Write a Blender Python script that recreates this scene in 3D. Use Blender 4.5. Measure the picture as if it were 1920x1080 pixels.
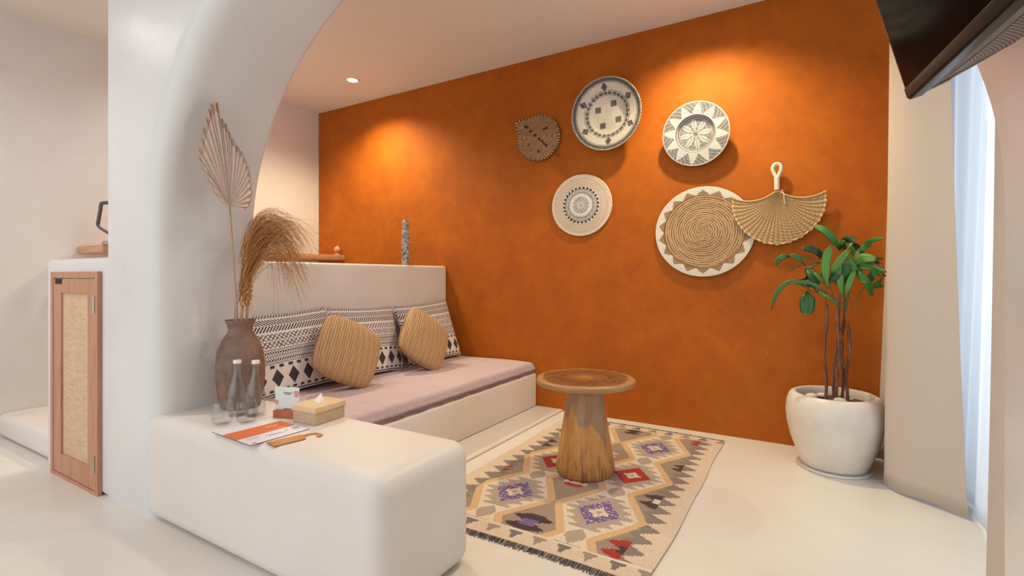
import bpy, math, random
import numpy as np
from mathutils import Vector, Matrix
random.seed(7); np.random.seed(7)
PI = math.pi
for o in list(bpy.data.objects): bpy.data.objects.remove(o)
sc = bpy.context.scene
COL = sc.collection

def S(r, g, b):
    def c(v):
        v /= 255.0
        return v/12.92 if v <= .04045 else ((v+.055)/1.055)**2.4
    return (c(r), c(g), c(b))

# ------------------------------------------------------------------ camera
cam = bpy.data.cameras.new('camera'); co = bpy.data.objects.new('camera', cam); COL.objects.link(co)
cam.sensor_width = 36; cam.lens = 36*943/1920; cam.clip_start = .02
cam.shift_y = -22/1920
co.location = (0, 0, 1.15)
co.rotation_euler = (math.radians(90), 0, math.atan2(.5165, .8563))
sc.camera = co
# ------------------------------------------------------------------ look
sc.view_settings.view_transform = 'Standard'
sc.view_settings.look = 'None'
sc.view_settings.gamma = 1
sc.view_settings.use_curve_mapping = False
sc.view_settings.exposure = 0.0
# ------------------------------------------------------------------ world
w = bpy.data.worlds.new('daylight'); sc.world = w; w.use_nodes = True
bg = w.node_tree.nodes['Background']
bg.inputs[0].default_value = (.90, .96, 1.0, 1); bg.inputs[1].default_value = 1.08

def area(name, loc, rot, sx, sy, energy, col):
    l = bpy.data.lights.new(name, 'AREA'); l.shape = 'RECTANGLE'; l.size = sx; l.size_y = sy
    l.energy = energy; l.color = col
    o = bpy.data.objects.new(name, l); COL.objects.link(o); o.location = loc
    o.rotation_euler = [math.radians(a) for a in rot]
    return o
area('rear_daylight_fill', (-2.0, -3.2, 1.7), (90, 0, 0), 5.6, 2.6, 44, (.90, .95, 1))  # soft fill added at the open back of the room
area('window_daylight', (1.75, 2.75, 1.5), (0, 90, 0), 2.4, 2.0, 42, (.78, .89, 1))

def spot(name, loc, energy, col, size=150, blend=.9, r=.05, tilt=(0, 0, 0)):
    l = bpy.data.lights.new(name, 'SPOT'); l.energy = energy; l.color = col
    l.spot_size = math.radians(size); l.spot_blend = blend; l.shadow_soft_size = r
    o = bpy.data.objects.new(name, l); COL.objects.link(o); o.location = loc
    o.rotation_euler = [math.radians(a) for a in tilt]
    return o
WARM = (1, .84, .50)
CEIL = 3.07
DL = [(-3.87, 3.40), (-.70, 3.40)]
for x, y in DL:
    spot('downlight_or_fill_beam', (x, y, CEIL-.03), 140, WARM, 138, .8, .045)
FL = [(-1.4, -.2), (-3.9, -.3), (-1.4, -1.7), (-3.9, -1.9)]
FILL_DL = [(-.75, 2.05), (-2.15, 2.15), (-4.1, 2.4), (-4.4, .2)]  # unseen ceiling spots added to brighten the niche and the left wall
for x, y in FILL_DL:
    spot('downlight_or_fill_beam', (x, y, CEIL-.03), 33 if x > -3 else 56, (1, .98, .96) if x > -3 else (1, .96, .92), 160, .9, .08)
for x, y in FL:
    spot('downlight_or_fill_beam', (x, y, CEIL-.03), 13, (1, .95, .90), 150, .8, .06)

# ------------------------------------------------------------------ node helpers
def newmat(name, col=(.8, .8, .8), rough=.5, **kw):
    m = bpy.data.materials.new(name); m.use_nodes = True
    nt = m.node_tree; b = nt.nodes['Principled BSDF']
    b.inputs['Base Color'].default_value = (*col, 1); b.inputs['Roughness'].default_value = rough
    for k, v in kw.items():
        b.inputs[k.replace('_', ' ')].default_value = v
    return m, nt, b
def N(nt, t, **kw):
    n = nt.nodes.new(t)
    for k, v in kw.items():
        if k in n.inputs: n.inputs[k].default_value = v
        else: setattr(n, k, v)
    return n
def coords(nt, kind='Object', scale=(1, 1, 1), rot=(0, 0, 0)):
    t = N(nt, 'ShaderNodeTexCoord'); mp = N(nt, 'ShaderNodeMapping')
    mp.inputs['Scale'].default_value = scale; mp.inputs['Rotation'].default_value = rot
    nt.links.new(t.outputs[kind], mp.inputs[0]); return mp.outputs[0]
def ramp(nt, src, stops, interp='LINEAR'):
    r = N(nt, 'ShaderNodeValToRGB'); r.color_ramp.interpolation = interp
    e = r.color_ramp.elements
    while len(e) < len(stops): e.new(.5)
    for k, (p, c) in enumerate(stops):
        e[k].position = p; e[k].color = (*c, 1)
    nt.links.new(src, r.inputs[0]); return r.outputs[0]
def bump(nt, b, h, strength=.3, dist=.01):
    bp = N(nt, 'ShaderNodeBump'); bp.inputs['Strength'].default_value = strength; bp.inputs['Distance'].default_value = dist
    nt.links.new(h, bp.inputs['Height'])
    nt.links.new(bp.outputs[0], b.inputs['Normal'])
def math_(nt, op, a, b=None):
    n = N(nt, 'ShaderNodeMath', operation=op)
    for i, x in enumerate((a, b)):
        if x is None: continue
        if isinstance(x, (int, float)): n.inputs[i].default_value = x
        else: nt.links.new(x, n.inputs[i])
    return n.outputs[0]
def mixc(nt, fac, a, b, mode='MIX'):
    n = N(nt, 'ShaderNodeMix', data_type='RGBA', blend_type=mode)
    for s, x in ((0, fac), (6, a), (7, b)):
        if isinstance(x, (int, float)): n.inputs[s].default_value = x
        elif isinstance(x, tuple): n.inputs[s].default_value = (*x, 1)
        else: nt.links.new(x, n.inputs[s])
    return n.outputs[2]

def plaster(name, c1, c2, rough=.5, sc_=1.3, bs=.12):
    m, nt, b = newmat(name, c1, rough)
    co_ = coords(nt)
    n = N(nt, 'ShaderNodeTexNoise', Scale=sc_, Detail=6, Roughness=.62); nt.links.new(co_, n.inputs['Vector'])
    nt.links.new(ramp(nt, n.outputs[0], [(.3, c2), (.7, c1)]), b.inputs['Base Color'])
    n2 = N(nt, 'ShaderNodeTexNoise', Scale=sc_*3, Detail=8, Roughness=.6); nt.links.new(co_, n2.inputs['Vector'])
    bump(nt, b, n2.outputs[0], bs, .03)
    rr = N(nt, 'ShaderNodeMapRange'); nt.links.new(n.outputs[0], rr.inputs[0])
    rr.inputs[3].default_value = rough-.1; rr.inputs[4].default_value = rough+.12
    nt.links.new(rr.outputs[0], b.inputs['Roughness'])
    return m
M = {}
M['plaster'] = plaster('white_plaster', S(228, 223, 219), S(217, 211, 206), .42)
M['plaster_arch'] = plaster('polished_plaster', S(226, 225, 224), S(214, 212, 211), .30)
M['plaster_warm'] = plaster('cream_plaster', S(229, 222, 216), S(220, 212, 205), .45)
M['ceiling'] = plaster('ceiling_paint', S(230, 222, 213), S(225, 217, 208), .7, .8, .04)
M['reveal'] = M['plaster']
def floor_mat():
    m, nt, b = newmat('polished_cement_floor', S(232, 226, 214), .3)
    co_ = coords(nt)
    n = N(nt, 'ShaderNodeTexNoise', Scale=1.1, Detail=7, Roughness=.6, Distortion=.6); nt.links.new(co_, n.inputs['Vector'])
    nt.links.new(ramp(nt, n.outputs[0], [(.3, S(219, 212, 202)), (.7, S(230, 225, 217))]), b.inputs['Base Color'])
    rr = N(nt, 'ShaderNodeMapRange'); nt.links.new(n.outputs[0], rr.inputs[0]); rr.inputs[3].default_value = .22; rr.inputs[4].default_value = .42
    nt.links.new(rr.outputs[0], b.inputs['Roughness'])
    n2 = N(nt, 'ShaderNodeTexNoise', Scale=6, Detail=5); nt.links.new(co_, n2.inputs['Vector'])
    bump(nt, b, n2.outputs[0], .05, .02)
    return m
M['floor'] = floor_mat()
def orange_mat():
    m, nt, b = newmat('orange_limewash', S(196, 92, 30), .7, Specular_IOR_Level=.3)
    co_ = coords(nt)
    n = N(nt, 'ShaderNodeTexNoise', Scale=1.6, Detail=9, Roughness=.65, Distortion=.5); nt.links.new(co_, n.inputs['Vector'])
    c1 = ramp(nt, n.outputs[0], [(.25, S(162, 80, 4)), (.5, S(178, 91, 6)), (.75, S(192, 102, 8))])
    n2 = N(nt, 'ShaderNodeTexNoise', Scale=9, Detail=8, Roughness=.7); nt.links.new(co_, n2.inputs['Vector'])
    c2 = ramp(nt, n2.outputs[0], [(.35, (.86, .86, .86)), (.65, (1, 1, 1))])
    c3 = mixc(nt, 1.0, c1, c2, 'MULTIPLY')
    v = N(nt, 'ShaderNodeTexNoise', Scale=22, Detail=4); nt.links.new(co_, v.inputs['Vector'])
    fl = ramp(nt, v.outputs[0], [(.71, (0, 0, 0)), (.74, (1, 1, 1))])
    c4 = mixc(nt, math_(nt, 'MULTIPLY', fl, .25), c3, S(222, 146, 84))
    nt.links.new(c4, b.inputs['Base Color'])
    bump(nt, b, n2.outputs[0], .12, .02)
    return m
M['orange'] = orange_mat()

def attr_mat(name, rough=.8, noise=180, amt=.25, bstr=.3, sheen=0.0):
    """colour from the mesh's own woven / painted pattern, with fine fibre variation"""
    m, nt, b = newmat(name, (.8, .8, .8), rough)
    a = N(nt, 'ShaderNodeAttribute', attribute_name='Col')
    co_ = coords(nt)
    n = N(nt, 'ShaderNodeTexNoise', Scale=noise, Detail=3, Roughness=.7); nt.links.new(co_, n.inputs['Vector'])
    f = ramp(nt, n.outputs[0], [(.3, (1-amt,)*3), (.7, (1+0*amt,)*3)])
    nt.links.new(mixc(nt, 1.0, a.outputs[0], f, 'MULTIPLY'), b.inputs['Base Color'])
    bump(nt, b, n.outputs[0], bstr, .003)
    if sheen: b.inputs['Sheen Weight'].default_value = sheen
    return m
M['woven'] = attr_mat('woven_fibre')
M['kilim'] = attr_mat('kilim_wool', .92, 260, .35, .4, .1)
M['print'] = attr_mat('printed_cotton', .85, 320, .10, .15)
M['paint'] = attr_mat('printed_surface', .45, 60, .03, .02)

def wood(name, c1, c2, scale=(2, 2, 14), rough=.45, ring=6, bs=.15):
    m, nt, b = newmat(name, c1, rough)
    co_ = coords(nt, 'Object', scale)
    n = N(nt, 'ShaderNodeTexNoise', Scale=ring, Detail=6, Roughness=.6, Distortion=.8); nt.links.new(co_, n.inputs['Vector'])
    nt.links.new(ramp(nt, n.outputs[0], [(.3, c2), (.65, c1)]), b.inputs['Base Color'])
    bump(nt, b, n.outputs[0], bs, .004)
    return m
M['cab_wood'] = wood('reddish_teak', S(196, 146, 116), S(172, 120, 92), (16, 16, 1.2), .5, 3)
M['shelf_wood'] = wood('pale_teak', S(205, 158, 118), S(182, 132, 92), (2, 14, 14), .5, 2)
M['block_wood'] = wood('orange_wood', S(190, 108, 52), S(160, 84, 36), (6, 40, 40), .45, 2)
M['tag_wood'] = wood('plywood', S(205, 140, 66), S(180, 112, 44), (60, 8, 20), .5, 2)
M['dark_wood'], _, _ = newmat('dark_stained_edge', S(112, 76, 50), .6)
M['metal'], _, _ = newmat('steel', S(190, 180, 172), .35, Metallic=1.0)
M['black'], _, _ = newmat('black_plastic', S(24, 24, 25), .4)
M['hinge_gap'], _, _ = newmat('dark_recess', S(48, 28, 14), .8)
M['kettle'], _, _ = newmat('grey_plastic', S(84, 84, 86), .4)
M['white_cap'], _, _ = newmat('white_cap', S(235, 232, 232), .35)
M['rope'], nt_, b_ = newmat('white_rope', S(235, 224, 208), .8)
_wv = N(nt_, 'ShaderNodeTexWave', Scale=60, Distortion=.5); _wv.bands_direction = 'DIAGONAL'
nt_.links.new(coords(nt_), _wv.inputs['Vector']); bump(nt_, b_, _wv.outputs[0], .5, .004)
M['tissue'], _, _ = newmat('tissue_paper', S(245, 243, 245), .8)
M['stone'] = plaster('white_pebble', S(228, 220, 208), S(205, 196, 182), .7, 12)
M['soil'] = plaster('potting_soil', S(120, 98, 80), S(70, 54, 42), .95, 30, .8)

def glass_mat(name, tint=(.985, .99, .99), t=.82):
    m = bpy.data.materials.new(name); m.use_nodes = True; nt = m.node_tree; nt.nodes.clear()
    out = N(nt, 'ShaderNodeOutputMaterial'); tr = N(nt, 'ShaderNodeBsdfTransparent'); gl = N(nt, 'ShaderNodeBsdfGlossy')
    tr.inputs[0].default_value = (*tint, 1); gl.inputs['Roughness'].default_value = .04
    lw = N(nt, 'ShaderNodeLayerWeight', Blend=.35); mx = N(nt, 'ShaderNodeMixShader')
    f = math_(nt, 'ADD', math_(nt, 'MULTIPLY', math_(nt, 'POWER', lw.outputs['Facing'], 2.0), .6), .035)
    nt.links.new(f, mx.inputs[0]); nt.links.new(tr.outputs[0], mx.inputs[1]); nt.links.new(gl.outputs[0], mx.inputs[2])
    nt.links.new(mx.outputs[0], out.inputs[0]); return m
M['glass'] = glass_mat('clear_glass')
M['pane'] = glass_mat('window_glass', (.97, .99, 1), .95)
def fabric_trans(name, col, rough=.9, trans=.4, seethru=0.0):
    m = bpy.data.materials.new(name); m.use_nodes = True; nt = m.node_tree; nt.nodes.clear()
    out = N(nt, 'ShaderNodeOutputMaterial'); d = N(nt, 'ShaderNodeBsdfDiffuse'); t = N(nt, 'ShaderNodeBsdfTranslucent')
    d.inputs[0].default_value = (*col, 1); t.inputs[0].default_value = (*col, 1)
    nz = N(nt, 'ShaderNodeTexNoise', Scale=90, Detail=3); nt.links.new(coords(nt, 'Object', (1, 1, .25)), nz.inputs['Vector'])
    bp = N(nt, 'ShaderNodeBump'); bp.inputs['Strength'].default_value = .12; bp.inputs['Distance'].default_value = .003
    nt.links.new(nz.outputs[0], bp.inputs['Height']); nt.links.new(bp.outputs[0], d.inputs['Normal'])
    mx = N(nt, 'ShaderNodeMixShader'); mx.inputs[0].default_value = trans
    nt.links.new(d.outputs[0], mx.inputs[1]); nt.links.new(t.outputs[0], mx.inputs[2]); last = mx.outputs[0]
    if seethru:
        tp = N(nt, 'ShaderNodeBsdfTransparent'); m2 = N(nt, 'ShaderNodeMixShader'); m2.inputs[0].default_value = seethru
        nt.links.new(last, m2.inputs[1]); nt.links.new(tp.outputs[0], m2.inputs[2]); last = m2.outputs[0]
    nt.links.new(last, out.inputs[0]); return m
M['linen'] = fabric_trans('beige_linen', S(214, 200, 188), .9, .16)
M['sheer'] = fabric_trans('white_sheer', S(238, 242, 248), .9, .55, .28)

# ------------------------------------------------------------------ mesh helpers
ORI = {}
class MB:
    def __init__(s): s.v = []; s.f = []; s.c = []
    def add(s, v, f, c=None):
        n = len(s.v); s.v += [tuple(p) for p in v]; s.f += [tuple(i+n for i in q) for q in f]
        s.c += (c if isinstance(c, list) else [c]*len(f))
        return s
    def box(s, lo, hi, c=None):
        x0, y0, z0 = lo; x1, y1, z1 = hi
        v = [(x0, y0, z0), (x1, y0, z0), (x1, y1, z0), (x0, y1, z0), (x0, y0, z1), (x1, y0, z1), (x1, y1, z1), (x0, y1, z1)]
        return s.add(v, [(0, 3, 2, 1), (4, 5, 6, 7), (0, 1, 5, 4), (1, 2, 6, 5), (2, 3, 7, 6), (3, 0, 4, 7)], c)
    def lathe(s, prof, cx=0, cy=0, seg=48, fn=None, c=None):
        v = []; f = []
        for (r, z) in prof:
            for k in range(seg):
                a = 2*PI*k/seg; rr = r*(fn(a, z) if fn else 1)
                v.append((cx+rr*math.cos(a), cy+rr*math.sin(a), z))
        for i in range(len(prof)-1):
            for k in range(seg):
                k2 = (k+1) % seg
                f.append((i*seg+k, i*seg+k2, (i+1)*seg+k2, (i+1)*seg+k))
        return s.add(v, f, c)
    def tube(s, pts, rad, n=8, c=None, closed=False):
        pts = [Vector(p) for p in pts]; L = len(pts)
        if not isinstance(rad, (list, tuple)): rad = [rad]*L
        v = []; f = []; up = None
        for i, p in enumerate(pts):
            if closed: t = (pts[(i+1) % L]-pts[i-1])
            else: t = (pts[min(i+1, L-1)]-pts[max(i-1, 0)])
            t.normalize()
            if up is None:
                up = Vector((0, 0, 1)) if abs(t.z) < .9 else Vector((1, 0, 0))
            a = t.cross(up).normalized(); b = a.cross(t).normalized(); up = b
            for k in range(n):
                q = 2*PI*k/n
                v.append(p+(a*math.cos(q)+b*math.sin(q))*rad[i])
        m = L if closed else L-1
        for i in range(m):
            j = (i+1) % L
            for k in range(n):
                k2 = (k+1) % n
                f.append((i*n+k, i*n+k2, j*n+k2, j*n+k))
        if not closed:
            f.append(tuple(range(n-1, -1, -1))); f.append(tuple((L-1)*n+k for k in range(n)))
        return s.add(v, f, c)
    def build(s, name, mat, parent=None, origin=None, smooth=True, bevel=0, seg=3, angle=40):
        if parent is not None:
            o0 = ORI[parent.name]; org = o0
        else:
            org = Vector(origin) if origin is not None else Vector((0, 0, 0))
        me = bpy.data.meshes.new(name)
        V = np.array(s.v, dtype=np.float64)-np.array(org)
        me.from_pydata(V.tolist(), [], s.f)
        if any(c is not None for c in s.c):
            at = me.color_attributes.new('Col', 'FLOAT_COLOR', 'CORNER')
            nl = np.array([len(q) for q in s.f]); cc = np.array([(*(c or (.8, .8, .8)), 1.0) for c in s.c])
            at.data.foreach_set('color', np.repeat(cc, nl, axis=0).ravel())
        me.materials.append(mat)
        if smooth:
            me.polygons.foreach_set('use_smooth', [True]*len(me.polygons))
            if smooth != 'all': me.set_sharp_from_angle(angle=math.radians(angle))
        o = bpy.data.objects.new(name, me); COL.objects.link(o)
        if parent is not None: o.parent = parent; ORI[o.name] = org
        else: o.location = org; ORI[o.name] = org
        if bevel:
            b = o.modifiers.new('bevel', 'BEVEL'); b.width = bevel; b.segments = seg; b.limit_method = 'ANGLE'; b.angle_limit = math.radians(40)
            b.harden_normals = False
        return o
def thing(name, loc, label, cat, group=None):
    o = bpy.data.objects.new(name, None); COL.objects.link(o); o.location = loc; o.empty_display_size = .05
    ORI[o.name] = Vector(loc); tag(o, label, cat, group); return o
def tag(o, label, cat, group=None):
    o['label'] = label; o['category'] = cat
    if group: o['group'] = group
    return o
def struct(o): o['kind'] = 'structure'; return o
def bez(p, n=12):
    p = [Vector(q) for q in p]; out = []
    for i in range(n+1):
        t = i/n; q = list(p)
        while len(q) > 1: q = [a.lerp(b, t) for a, b in zip(q, q[1:])]
        out.append(q[0])
    return out
def spl(p, n=6):
    """Catmull-Rom through the points"""
    p = [Vector(q) for q in p]; p = [2*p[0]-p[1]]+p+[2*p[-1]-p[-2]]; out = []
    for i in range(1, len(p)-2):
        for k in range(n):
            t = k/n
            out.append(.5*((2*p[i])+(-p[i-1]+p[i+1])*t+(2*p[i-1]-5*p[i]+4*p[i+1]-p[i+2])*t*t+(-p[i-1]+3*p[i]-3*p[i+1]+p[i+2])*t**3))
    out.append(p[-2]); return out
def bx(name, lo, hi, mat, bevel=0, seg=4, parent=None, origin=None, smooth=True):
    return MB().box(lo, hi).build(name, mat, parent, origin, smooth=smooth, bevel=bevel, seg=seg, angle=60 if not bevel else 180)

# ------------------------------------------------------------------ room shell
WY = 3.905; LX = -5.02; RX = .85
struct(bx('floor', (LX-.1, -3.2, -.1), (RX+.1, WY+.1, 0), M['floor'], smooth=False))
struct(bx('ceiling', (LX-.1, -3.2, CEIL), (RX+.1, WY+.1, CEIL+.1), M['ceiling'], smooth=False))
struct(bx('wall_back', (LX, WY, 0), (RX+.1, WY+.1, CEIL), M['orange'], smooth=False))
struct(bx('wall_left', (LX-.1, -3.2, 0), (LX, WY+.1, CEIL), M['plaster'], smooth=False))
# right wall with the window opening
mb = MB()
WY0, WY1, WZ0, WZ1 = 1.80, 3.70, .10, 2.62
mb.box((RX, -3.2, 0), (RX+.1, WY0, CEIL)); mb.box((RX, WY1, 0), (RX+.1, WY, CEIL))
mb.box((RX, WY0, 0), (RX+.1, WY1, WZ0)); mb.box((RX, WY0, WZ1), (RX+.1, WY1, CEIL))
struct(mb.build('wall_right', M['plaster'], smooth=False))
wn = struct(bpy.data.objects.new('window_1', None)); COL.objects.link(wn); wn.location = (RX+.05, 2.75, WZ0); ORI['window_1'] = Vector(wn.location)
mb = MB()
for y in (WY0, (WY0+WY1)/2-.02, WY1-.04): mb.box((RX+.03, y, WZ0), (RX+.07, y+.04, WZ1))
for z in (WZ0, WZ1-.04): mb.box((RX+.031, WY0, z), (RX+.069, WY1, z+.04))
mb.build('window_frame', M['white_cap'], wn, smooth=False)
MB().box((RX+.047, WY0+.04, WZ0+.04), (RX+.053, WY1-.04, WZ1-.04)).build('pane', M['pane'], wn, smooth=False)

# arched partition wall: swept cross-section
AC, AW, AH, AZ = -1.140, 1.525, 1.325, 1.33
Y0, Y1 = 1.15, 1.65
XL, XR = -3.135, RX
def outline():
    pts = []
    for z in np.linspace(0, AZ, 9)[:-1]: pts.append((AC-AW, z, 1, 0))
    for k in range(0, 73):
        a = PI-PI*k/72
        x = AC+AW*math.cos(a); z = AZ+AH*math.sin(a)
        nx, nz = -math.cos(a)/AW, -math.sin(a)/AH; l = math.hypot(nx, nz)
        pts.append((x, z, nx/l, nz/l))
    for z in np.linspace(AZ, 0, 9)[1:]: pts.append((AC+AW, z, -1, 0))
    return pts
def to_rect(x, z):
    dx, dz = x-AC, z
    ts = []
    if dx < 0: ts.append((XL-AC)/dx)
    if dx > 0: ts.append((XR-AC)/dx)
    if dz > 1e-6: ts.append(CEIL/dz)
    t = min(ts); return (AC+dx*t, dz*t)
sec = []
RF, RB = .10, .025
for k in range(9):
    a = PI/2*k/8; sec.append((RF*(1-math.sin(a)), Y0+RF*(1-math.cos(a))))
for k in range(5):
    a = PI/2*k/4; sec.append((RB*(1-math.cos(a)), Y1-RB*(1-math.sin(a))))
OL = outline()
v = []; f = []; W_ = len(sec)+2
for (x, z, nx, nz) in OL:
    rx, rz = to_rect(x, z)
    v.append((rx, Y0, rz))
    for (o_, y) in sec: v.append((x-nx*o_, y, max(z-nz*o_, 0)))
    v.append((rx, Y1, rz))
for i in range(len(OL)-1):
    for k in range(W_-1):
        f.append((i*W_+k, i*W_+k+1, (i+1)*W_+k+1, (i+1)*W_+k))
mb = MB().add(v, f)
# outer jamb of the column
mb.add([(XL, Y0, 0), (XL, Y1, 0), (XL, Y1, CEIL), (XL, Y0, CEIL)], [(0, 3, 2, 1)])
# fill the two upper corners left by the radial projection
def corner(xc):
    i = min(range(len(OL)), key=lambda q: abs(to_rect(OL[q][0], OL[q][1])[0]-xc)+abs(to_rect(OL[q][0], OL[q][1])[1]-CEIL))
    return i
for y in (Y0, Y1):
    for xc in (XL, XR):
        rs = [to_rect(a[0], a[1]) for a in OL]
        side = max((r for r in rs if abs(r[0]-xc) < 1e-6), key=lambda r: r[1])
        top = min((r for r in rs if abs(r[1]-CEIL) < 1e-6), key=lambda r: abs(r[0]-xc))
        mb.add([(side[0], y, side[1]), (xc, y, CEIL), (top[0], y, CEIL)], [(0, 1, 2)])
struct(mb.build('wall_arch', M['plaster_arch'], angle=55))

# low walls, steps and plinths
mb = MB().box((-3.98, 1.15, 0), (-3.135, 1.62, 1.25))
struct(mb.build('wall_cabinet', M['plaster_arch'], bevel=.03, seg=5, angle=180))
struct(bx('wall_low', (-3.26, 1.60, 0), (-3.103, WY, 1.25), M['plaster'], .028, 5))
struct(bx('trim_1', (LX, 1.18, 0), (-3.262, WY, .17), M['plaster_warm'], .05, 5))
struct(bx('trim_2', (-2.1, 1.66, 0), (-1.845, WY, .014), M['plaster_warm'], .01, 3))

b = bx('built_in_ledge', (-2.75, 1.148, 0), (-1.19, 1.665, .49), M['plaster_warm'], .068, 10, origin=(-1.9, 1.4, 0))
tag(b, 'chunky cream plaster ledge with rounded edges in front of the daybed, carrying bottles and vase', 'ledge')
t = bx('built_in_bench', (-3.1025, 1.666, 0), (-2.1, WY-.0005, .303), M['plaster_warm'], .022, 4, origin=(-2.6, 2.8, 0))
tag(t, 'built-in cream plaster bench base under the pink seat mattress', 'bench')

# downlights of the room, plus unseen ones added to brighten niche and left wall
def downlight(x, y, label):
    t = thing('downlight_or_fill', (x, y, CEIL), label, 'light', 'recessed ceiling downlights')
    MB().lathe([(.045, CEIL-.001), (.062, CEIL-.001), (.064, CEIL-.006), (.058, CEIL-.010), (.047, CEIL-.008), (.045, CEIL-.001)], x, y, 40).build('trim_ring', M['white_cap'], t)
    MB().lathe([(0, CEIL-.004), (.046, CEIL-.004)], x, y, 32).build('lens', M['lamp'], t)
    return t
m, nt_, b_ = newmat('lamp_lens', (1, 1, 1), .5); b_.inputs['Emission Color'].default_value = (1, .86, .68, 1); b_.inputs['Emission Strength'].default_value = 22; M['lamp'] = m
downlight(*DL[0], 'lit recessed ceiling downlight left above the orange wall')
downlight(*DL[1], 'lit recessed ceiling downlight right above the wall plates, out of frame')
for (x, y), l in zip(FL, ('nearest the arch, right side', 'nearest the arch, left side', 'farther behind the camera, right side', 'farther behind the camera, left side')): downlight(x, y, 'lit recessed ceiling downlight in the front room '+l)
for (x, y), l in zip(FILL_DL, ('added fill downlight above the kilim rug, out of frame', 'added fill downlight above the built-in ledge, out of frame', 'added fill downlight hidden behind the arch column', 'added fill downlight brightening the left wall near the cane cabinet, out of frame')): downlight(x, y, l)

# ------------------------------------------------------------------ daybed mattress
def mattress_mat():
    m, nt, b = newmat('pink_cotton', S(206, 182, 178), .85, Sheen_Weight=.15)
    co_ = coords(nt, 'Object', (1.4, 9, 2))
    n = N(nt, 'ShaderNodeTexNoise', Scale=3.2, Detail=5, Roughness=.55, Distortion=1.2); nt.links.new(co_, n.inputs['Vector'])
    n2 = N(nt, 'ShaderNodeTexNoise', Scale=260, Detail=2); nt.links.new(coords(nt), n2.inputs['Vector'])
    nt.links.new(ramp(nt, n.outputs[0], [(.3, S(192, 170, 174)), (.7, S(202, 181, 185))]), b.inputs['Base Color'])
    bump(nt, b, math_(nt, 'ADD', math_(nt, 'MULTIPLY', n.outputs[0], 1.0), math_(nt, 'MULTIPLY', n2.outputs[0], .08)), .5, .02)
    return m
M['mattress'] = mattress_mat()
X0, X1, YA, YB, ZA, ZB = -3.095, -2.115, 1.675, 3.885, .304, .398
mt = thing('seat_mattress', (-2.6, 2.78, .303), 'long dusty pink seat mattress lying on the built-in bench', 'mattress')
nx_, ny_ = 60, 130
v = []; f = []
def mt_top(x, y):
    ex = min(x-X0, X1-x); ey = min(y-YA, YB-y); e = min(ex, ey)
    r = .04
    d = 0 if e > r else r-math.sqrt(max(r*r-(r-e)**2, 0))
    return ZB-d+.004*math.sin(x*7+math.sin(y*3))*math.sin(y*5.3)
xs = [X0+(X1-X0)*(.5-.5*math.cos(PI*i/nx_)) for i in range(nx_+1)]; ys = [YA+(YB-YA)*(.5-.5*math.cos(PI*j/ny_)) for j in range(ny_+1)]
for j in range(ny_+1):
    for i in range(nx_+1): v.append((xs[i], ys[j], mt_top(xs[i], ys[j])))
for j in range(ny_):
    for i in range(nx_):
        a = j*(nx_+1)+i; f.append((a, a+1, a+nx_+2, a+nx_+1))
per = [(xs[i], ys[0]) for i in range(nx_+1)]+[(xs[-1], ys[j]) for j in range(1, ny_+1)]+[(xs[i], ys[-1]) for i in range(nx_-1, -1, -1)]+[(xs[0], ys[j]) for j in range(ny_-1, 0, -1)]
mb = MB().add(v, f)
cx_, cy_ = (X0+X1)/2, (YA+YB)/2
rings = [(mt_top, 0)]; v = []; f = []; L = len(per)
for k, (z, o_) in enumerate([(None, 0), (.345, .006), (.325, .004), (.320, -.006), (.304, -.008)]):
    for (x, y) in per:
        sx = 1 if x > cx_ else -1; sy = 1 if y > cy_ else -1
        zz = mt_top(x, y) if z is None else z
        dx = o_ if x in (xs[0], xs[-1]) else 0; dy = o_ if y in (ys[0], ys[-1]) else 0
        v.append((x+sx*dx, y+sy*dy, zz))
for k in range(4):
    for i in range(L): j = (i+1) % L; f.append((k*L+i, (k+1)*L+i, (k+1)*L+j, k*L+j))
mb.add(v, f); mb.build('mattress_body', M['mattress'], mt, angle=70)
pip = []
for zz, rr in ((.3275, .004), (.3085, .0035)):
    mb = MB(); mb.tube([(X1+.006+.002*math.sin(y*23)*math.sin(y*7), y, zz+.0022*math.sin(y*31)) for y in np.linspace(YA, YB, 150)], rr, 6)
    mb.build('piping', newmat('mauve_piping', S(134, 104, 104), .8)[0] if not pip else pip[0], mt)
    pip.append(bpy.data.materials['mauve_piping'])

# ------------------------------------------------------------------ patterned cushions
BLK = S(46, 42, 46); OFF = S(236, 226, 222); DGR = S(66, 60, 62)
def ethnic(u, v, Wm=.66, Hm=.53):
    x = u*Wm; k = 0
    if v < .012: return BLK
    if v < .028: return OFF
    if v < .040: return BLK
    if .055 < v < .085: return DGR if (x/.052) % 1 < .5 else OFF
    if .10 < v < .31:
        c = (x/.108) % 1; d = abs(c-.5)*2; e = abs(v-.205)/.105
        return DGR if d/.72+e < 1 else OFF
    if .325 < v < .36: return DGR if (x/.060) % 1 < .5 else OFF
    for y0 in (.375, .465):
        if y0 < v < y0+.008 or y0+.075 < v < y0+.083: return BLK
        if y0+.014 < v < y0+.070:
            t = (v-y0-.042)/.028; ph = (x/.034) % 1
            a = abs(t-math.sin(2*PI*ph)*.8); b_ = abs(t+math.sin(2*PI*ph)*.8)
            return OFF if min(a, b_) < .28 or abs(t) > .95 else BLK
    if .565 < v < .645 or .655 < v < .735:
        y = v*Hm/.030; a = (x/.030+y) % 1; b_ = (x/.030-y) % 1
        return BLK if (a < .24 or b_ < .24) else OFF
    if .765 < v < .925:
        t = (v-.845)/.08; q = (x/.021+abs(t)*1.9) % 1
        if abs(t) < .05: return OFF
        return BLK if q < .52 else OFF
    if v > .945:
        y = v*Hm/.019; a = (x/.019+y) % 1; b_ = (x/.019-y) % 1
        return BLK if (a < .33 or b_ < .33) else OFF
    return OFF
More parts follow.
